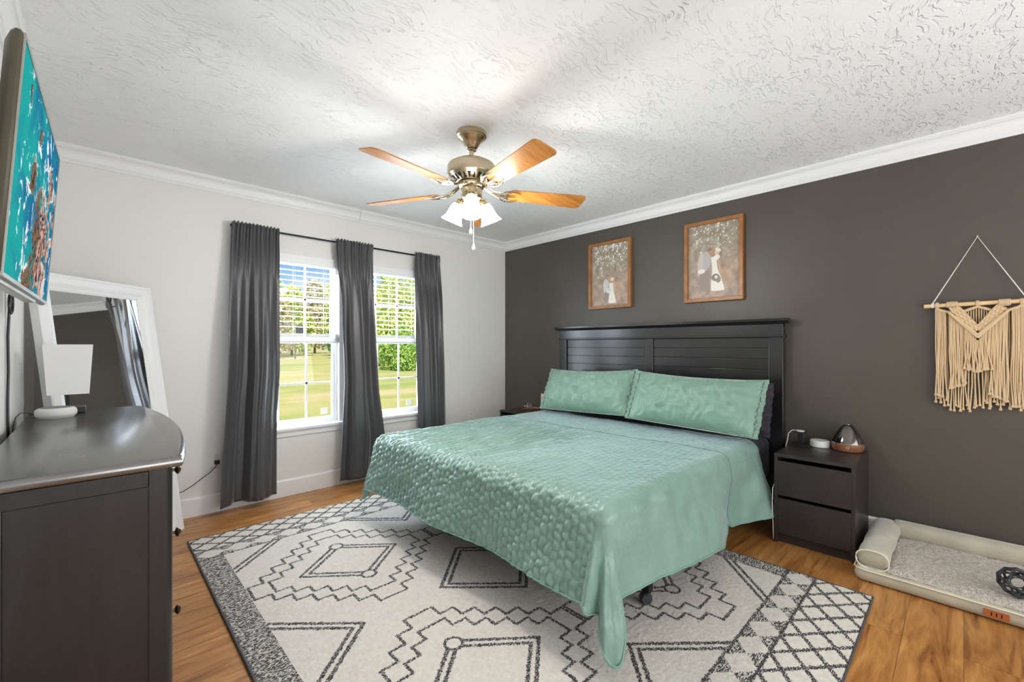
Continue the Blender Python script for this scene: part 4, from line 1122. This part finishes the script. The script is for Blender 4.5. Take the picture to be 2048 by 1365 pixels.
# back row across the full width
bk = []
for k in range(38):
    p = lerp(.165, -.205, k / 37)
    zt = MZ - .02 - (.045 * (1 - abs(abs(p) - .0) / .14) * 0 + .03 * abs(math.sin((abs(p) / .085) * math.pi * .5)) if abs(p) < .16 else .04)
    bk.append((p, zt, .905 + .02 * math.sin(k * 1.7) + .01 * rng.random() - (.03 if .0 < p < .12 else 0) + .03 * (p < -.17), -.006))
cords(bk, 'back_fringe')
def vline(p, w0=.099, z0=MZ - .022, zb=1.262): return lerp(zb, z0, min(1, abs(p) / w0))
cords([(p, vline(p) - .03, .985 + .05 * (1 - abs(p) / .11) + .012 * rng.random(), .010) for p in [.108 - k * .0052 for k in range(13)]], 'side_fringe')
cords([(p, vline(p) - .03, .930 + .05 * (1 - abs(p) / .11) + .012 * rng.random(), .010) for p in [-.108 + k * .0052 for k in range(13)]], 'side_fringe')
cords([(p, vline(p, zb=1.250) - .008, 1.085 + .02 * abs(p) / .05 + .008 * rng.random(), .018) for p in [.046 - k * .0061 for k in range(16)]], 'centre_fringe')
cords([(.165 - k * .0065, MZ - .025 - k * .003, .945 - .002 * k + .008 * rng.random(), .006) for k in range(7)], 'side_fringe')
cords([(-.165 + k * .0065, MZ - .025 - k * .003, .915 - .002 * k + .008 * rng.random(), .006) for k in range(7)], 'side_fringe')
# knotted V straps
s_ = MB()
for sg in (-1, 1):
    nu, nv = 60, 16; P = []
    for j in range(nv):
        for i in range(nu):
            f = i / (nu - 1); c_ = j / (nv - 1) - .5
            cy_ = sg * lerp(.099, .0, f) ; cz_ = lerp(MZ - .012, 1.300, sm(f) * .3 + f * .7)
            d = Vector((-sg * .099, -.14)).normalized(); nrm_ = Vector((-d.y, d.x))
            kn = abs(math.sin(f * math.pi * 9)) * abs(math.sin((c_ + .5) * math.pi * 3 + (math.pi / 2 if int(f * 9) % 2 else 0)))
            w_ = .044 if f > .12 else .040
            oy, oz = (nrm_ * c_ * w_)[:]
            if f < .08: oy, oz = c_ * .040 * sg, 0
            P.append((MX - .013 - .007 * kn + (.010 if f < .05 else 0), MYC + cy_ + oy, cz_ + oz))
    s_.grid(P, nu, nv)
    for k in range(7): # wraps over the dowel
        y_ = MYC + sg * .099 + (k - 3) * .006
        s_.tube([(MX + .0145 * math.cos(a), y_, MZ + .0145 * math.sin(a)) for a in [i * math.pi / 6 for i in range(13)]], .003, 6)
    for q_ in (0, 1): # corded double edge
        s_.tube([(MX - .020, MYC + sg * lerp(.112, 0, f) , lerp(MZ - .045, 1.262 + .014 * q_, f)) for f in [i / 10 for i in range(11)]], .0055, 8)
    s_.tube([(MX - .004, MYC + sg * p, MZ - .018 - dz_) for p, dz_ in ((0, .0), (.03, .012), (.06, .026), (.085, .034))], .006, 8)
    s_.tube([(MX - .004, MYC + sg * p, MZ - .018 - dz_) for p, dz_ in ((.165, .0), (.145, .012), (.12, .022), (.10, .026))], .006, 8)
for p in (.160, 0, -.160):
    for k in (-1, 1): s_.tube([(MX + .0145 * math.cos(a), MYC + p + k * .003, MZ - .001 + .0145 * math.sin(a)) for a in [i * math.pi / 6 for i in range(13)]], .003, 6)
s_.build('knotted_straps', M['cream_cord'], MC, smooth=True, solid=.003)

# ------------------------------------------------------------------ dog bed and ball
DB = thing('dog_bed', (3.2, -.10, 0), 'beige velvet dog bed with bolsters and plush cushion beside the nightstand', 'dog bed')
bx0, bx1, by0, by1 = 2.850, 3.530, -.62, .398
def soften(mb, amp, sc):
    mb.v = [tuple(Vector(p) + Vector((noise.noise(Vector(p) * sc), noise.noise(Vector(p) * sc + Vector((7, 0, 0))), .6 * noise.noise(Vector(p) * sc + Vector((0, 9, 0))))) * amp) for p in mb.v]; return mb
soften(rbox(bx0, bx1, by0, by1, .002, .078, .034), .004, 6).build('cushion_base', M['velvet'], DB, smooth='all', subd=1)
MB().tube([(bx0 - .001, y, .066) for y in np.linspace(by0 + .02, by1 - .035, 20)] + [(bx0 + .012, by1 - .012, .066), (bx0 + .035, by1 + .001, .066), (bx1 - .05, by1 + .001, .066)], .0032, 8).build('piping', M['piping'], DB, smooth='all')
def bolster(pts, hw_, z0, z1, name, jit=0):
    n = 22; P = []; pts = [Vector(p) for p in pts]
    for k, p in enumerate(pts):
        d = (pts[min(k + 1, len(pts) - 1)] - pts[max(k - 1, 0)]).normalized(); s2 = Vector((-d.y, d.x, 0))
        for i in range(n):
            a = 2 * math.pi * i / n; c_, s__ = math.cos(a), math.sin(a)
            hh_ = (z1 - z0) / 2; P.append(p + s2 * (hw_ * math.copysign(abs(c_) ** .8, c_)) + Vector((0, 0, (z0 + z1) / 2 + hh_ * math.copysign(abs(s__) ** .8, s__))))
    mb = MB().grid(P, n, len(pts), closed_u=True); mb.f.append(tuple(range(n))[::-1]); mb.f.append(tuple(range((len(pts) - 1) * n, len(pts) * n)))
    return soften(mb, .006, 8), P[:n]
mb, ring = bolster([(x, .325, 0) for x in np.linspace(2.872, 3.50, 18)], .066, .070, .166, 'b')
mb.build('side_bolster', M['velvet'], DB, smooth='all', subd=1)
MB().tube([tuple(Vector(p) + Vector((-.002, 0, 0))) for p in ring] + [tuple(Vector(ring[0]) + Vector((-.002, 0, 0)))], .0032, 8).build('piping', M['piping'], DB, smooth='all')
mb, _ = bolster([(3.478, y, 0) for y in np.linspace(-.62, .30, 24)], .054, .070, .172, 'b')
mb.build('back_bolster', M['velvet'], DB, smooth='all', subd=1)
P = []; nu, nv = 110, 150
for j in range(nv):
    for i in range(nu):
        x, y = lerp(bx0 + .016, 3.435, i / (nu - 1)), lerp(by0 + .02, .268, j / (nv - 1))
        e = min(x - bx0 - .012, 3.50 - x, y - by0 - .018, .30 - y); q = Vector((x * 24, y * 30, 0))
        P.append((x, y, .074 + .014 * sm(e / .05) + .0035 * noise.noise(q) + .004 * noise.noise(q * 3.1) + .006 * noise.noise(q * .25)))
MB().grid(P, nu, nv).build('plush_top', M['plush'], DB, smooth='all')
tg = MB().box(bx0 - .0035, bx0 - .0005, -.138, -.062, .020, .052).build('leather_tag', M['copper'], DB, bevel=.001)
s_ = MB()
for k in (-.115, -.100, -.085): s_.box(bx0 - .0042, bx0 - .0034, k - .002, k + .002, .028, .044)
s_.build('tag_marks', M['dark_slot'], tg)
# lattice ball
import bmesh
bm = bmesh.new(); bmesh.ops.create_icosphere(bm, subdivisions=1, radius=.060)
bme = bpy.data.meshes.new('ball')
dual = bmesh.new(); bm.edges.ensure_lookup_table()
RB = .062
ev = {e: dual.verts.new(((e.verts[0].co + e.verts[1].co) / 2).normalized() * RB) for e in bm.edges}
for f in bm.faces: dual.faces.new([ev[e] for e in f.edges])
for v0 in bm.verts:
    es = list(v0.link_edges); n0 = v0.co.normalized(); u0 = (es[0].other_vert(v0).co - v0.co).normalized(); w0_ = n0.cross(u0)
    es.sort(key=lambda e: math.atan2((e.other_vert(v0).co - v0.co).dot(w0_), (e.other_vert(v0).co - v0.co).dot(u0)))
    dual.faces.new([ev[e] for e in es])
bmesh.ops.subdivide_edges(dual, edges=dual.edges[:], cuts=2)
for v0 in dual.verts: v0.co = v0.co.normalized() * RB
dual.to_mesh(bme); bm.free(); dual.free(); bme.materials.append(M['rubber'])
ball = bpy.data.objects.new('lattice_ball', bme); ball.location = (2.985, -.168, .153); ball.scale = (1, 1, .92); ball.rotation_euler = (.2, -.3, .5)
COL.objects.link(ball)
mo = ball.modifiers.new('wire', 'WIREFRAME'); mo.thickness = .022; mo.use_boundary = True
mo = ball.modifiers.new('sub', 'SUBSURF'); mo.levels = 1; mo.render_levels = 1
tag(ball, 'dark grey rubber lattice ball toy lying in the dog bed', 'toy ball')

# ------------------------------------------------------------------ outdoors
GZ = -.6
struct(MB().box(-150, 400, YW + .16, 420, GZ - .3, GZ).build('lawn', M['lawn']))
struct(MB().box(-60, 22.5, 66, 69.0, GZ, GZ + .02).build('driveway', M['driveway']))
pth = MB().add([(-10, 44, GZ + .02), (23, 70, GZ + .02), (23, 71.5, GZ + .02), (-10, 47, GZ + .02)], [(0, 1, 2, 3)])
struct(pth.build('path', M['driveway']))
def tree(x, y, h, r, m, n, leaf, label, name='tree', trunk=True, cz=.48, squash=1.5, grp=None, cat='tree'):
    g_ = np.random.default_rng(int(abs(x * 31 + y * 17)))
    t_ = thing(name, (x, y, GZ), label, cat, grp)
    # crown: several lobes filled with leaf quads near their surfaces
    nl = 9; lobes = []
    for k in range(nl):
        a = 2 * math.pi * k / nl + g_.random(); rr = r * (.25 + .45 * g_.random()); hh_ = h * (cz + (g_.random() - .5) * .5)
        lobes.append((x + rr * math.cos(a), y + rr * math.sin(a), GZ + hh_, r * (.42 + .25 * g_.random())))
    lobes.append((x, y, GZ + h - r * .5, r * .5)); lobes = np.array(lobes)
    L_ = lobes[g_.integers(0, len(lobes), n)]
    d = g_.standard_normal((n, 3)); d /= np.linalg.norm(d, axis=1, keepdims=True)
    c_ = L_[:, :3] + d * (L_[:, 3:4] * (.55 + .5 * g_.random((n, 1)) ** .5)) * np.array([1, 1, squash])
    c_[:, 2] = np.maximum(c_[:, 2], GZ + .1)
    a1 = g_.standard_normal((n, 3)); a1 /= np.linalg.norm(a1, axis=1, keepdims=True)
    a2 = np.cross(a1, g_.standard_normal((n, 3))); a2 /= np.linalg.norm(a2, axis=1, keepdims=True)
    sz = leaf * (.6 + .8 * g_.random((n, 1)))
    V = np.stack([c_ - a1 * sz, c_ + a2 * sz * .6, c_ + a1 * sz, c_ - a2 * sz * .6], 1).reshape(-1, 3) - np.array([x, y, GZ])
    me = bpy.data.meshes.new('foliage'); mesh_np(me, V, np.arange(4 * n).reshape(n, 4)); me.materials.append(m)
    o = bpy.data.objects.new('foliage', me); COL.objects.link(o); o.parent = t_
    if trunk:
        pts = [(x, y, GZ), (x + .1, y, GZ + h * .3), (x, y + .1, GZ + h * .7)]; s_ = MB().tube(pts, [r * .07, r * .05, r * .02], 8)
        for k in range(5): q = lobes[k]; s_.tube([(x, y, GZ + h * .3), (q[0], q[1], q[2])], [r * .03, r * .01], 6)
        s_.build('trunk', M['bark'], t_)
G = 'distant tree line across the lawn'
for k, (x, y) in enumerate([(8, 86), (-6, 86), (58, 92), (70, 90), (29.0, 106), (39.0, 110), (48.5, 104), (19, 106)]):
    tree(x, y, 12 + k, 4.2, [M['leaf_y'], M['leaf_g'], M['leaf_b']][k % 3], 5200, .36, 'one of the hazy leafy trees in the distant line across the lawn', grp=G)
tree(20.5, 76, 10.0, 2.9, M['leaf_b'], 5200, .28, 'brownish thin tree seen low at the left of the left window')
tree(27.0, 88, 12.5, 3.6, M['leaf_y'], 6500, .32, 'yellow green tree filling the middle of the left window view')
tree(33.5, 80, 15.0, 3.7, M['leaf_y'], 7000, .30, 'tallest yellow green tree at the right of the left window view')
tree(26.0, 64, 6.2, 1.5, M['leaf_d'], 3500, .22, 'small dark green tree at the right edge of the left window view')
tree(42.0, 78, 16.0, 3.8, M['leaf_g'], 8000, .30, 'tall green tree rising at the left of the right window view')
tree(21.0, 37.5, 8.2, 3.5, M['leaf_y'], 15000, .14, 'broad yellow green tree filling the right window above the bush', cz=.42)
tree(16.9, 29.5, 3.1, 1.5, M['leaf_g'], 9000, .10, 'bright green bush on the lawn in the right window', name='bush', cz=.38, trunk=True, cat='bush')
sp = thing('signboard', (20.4, 65, GZ), 'small dark square board on a tall post far across the lawn', 'sign')
MB().tube([(20.4, 65, GZ), (20.4, 65, GZ + 4.6)], .09, 8).build('post', M['bark'], sp)
MB().box(20.5, 21.6, 64.9, 65.0, GZ + 3.6, GZ + 4.7).build('board', M['metal_black'], sp)
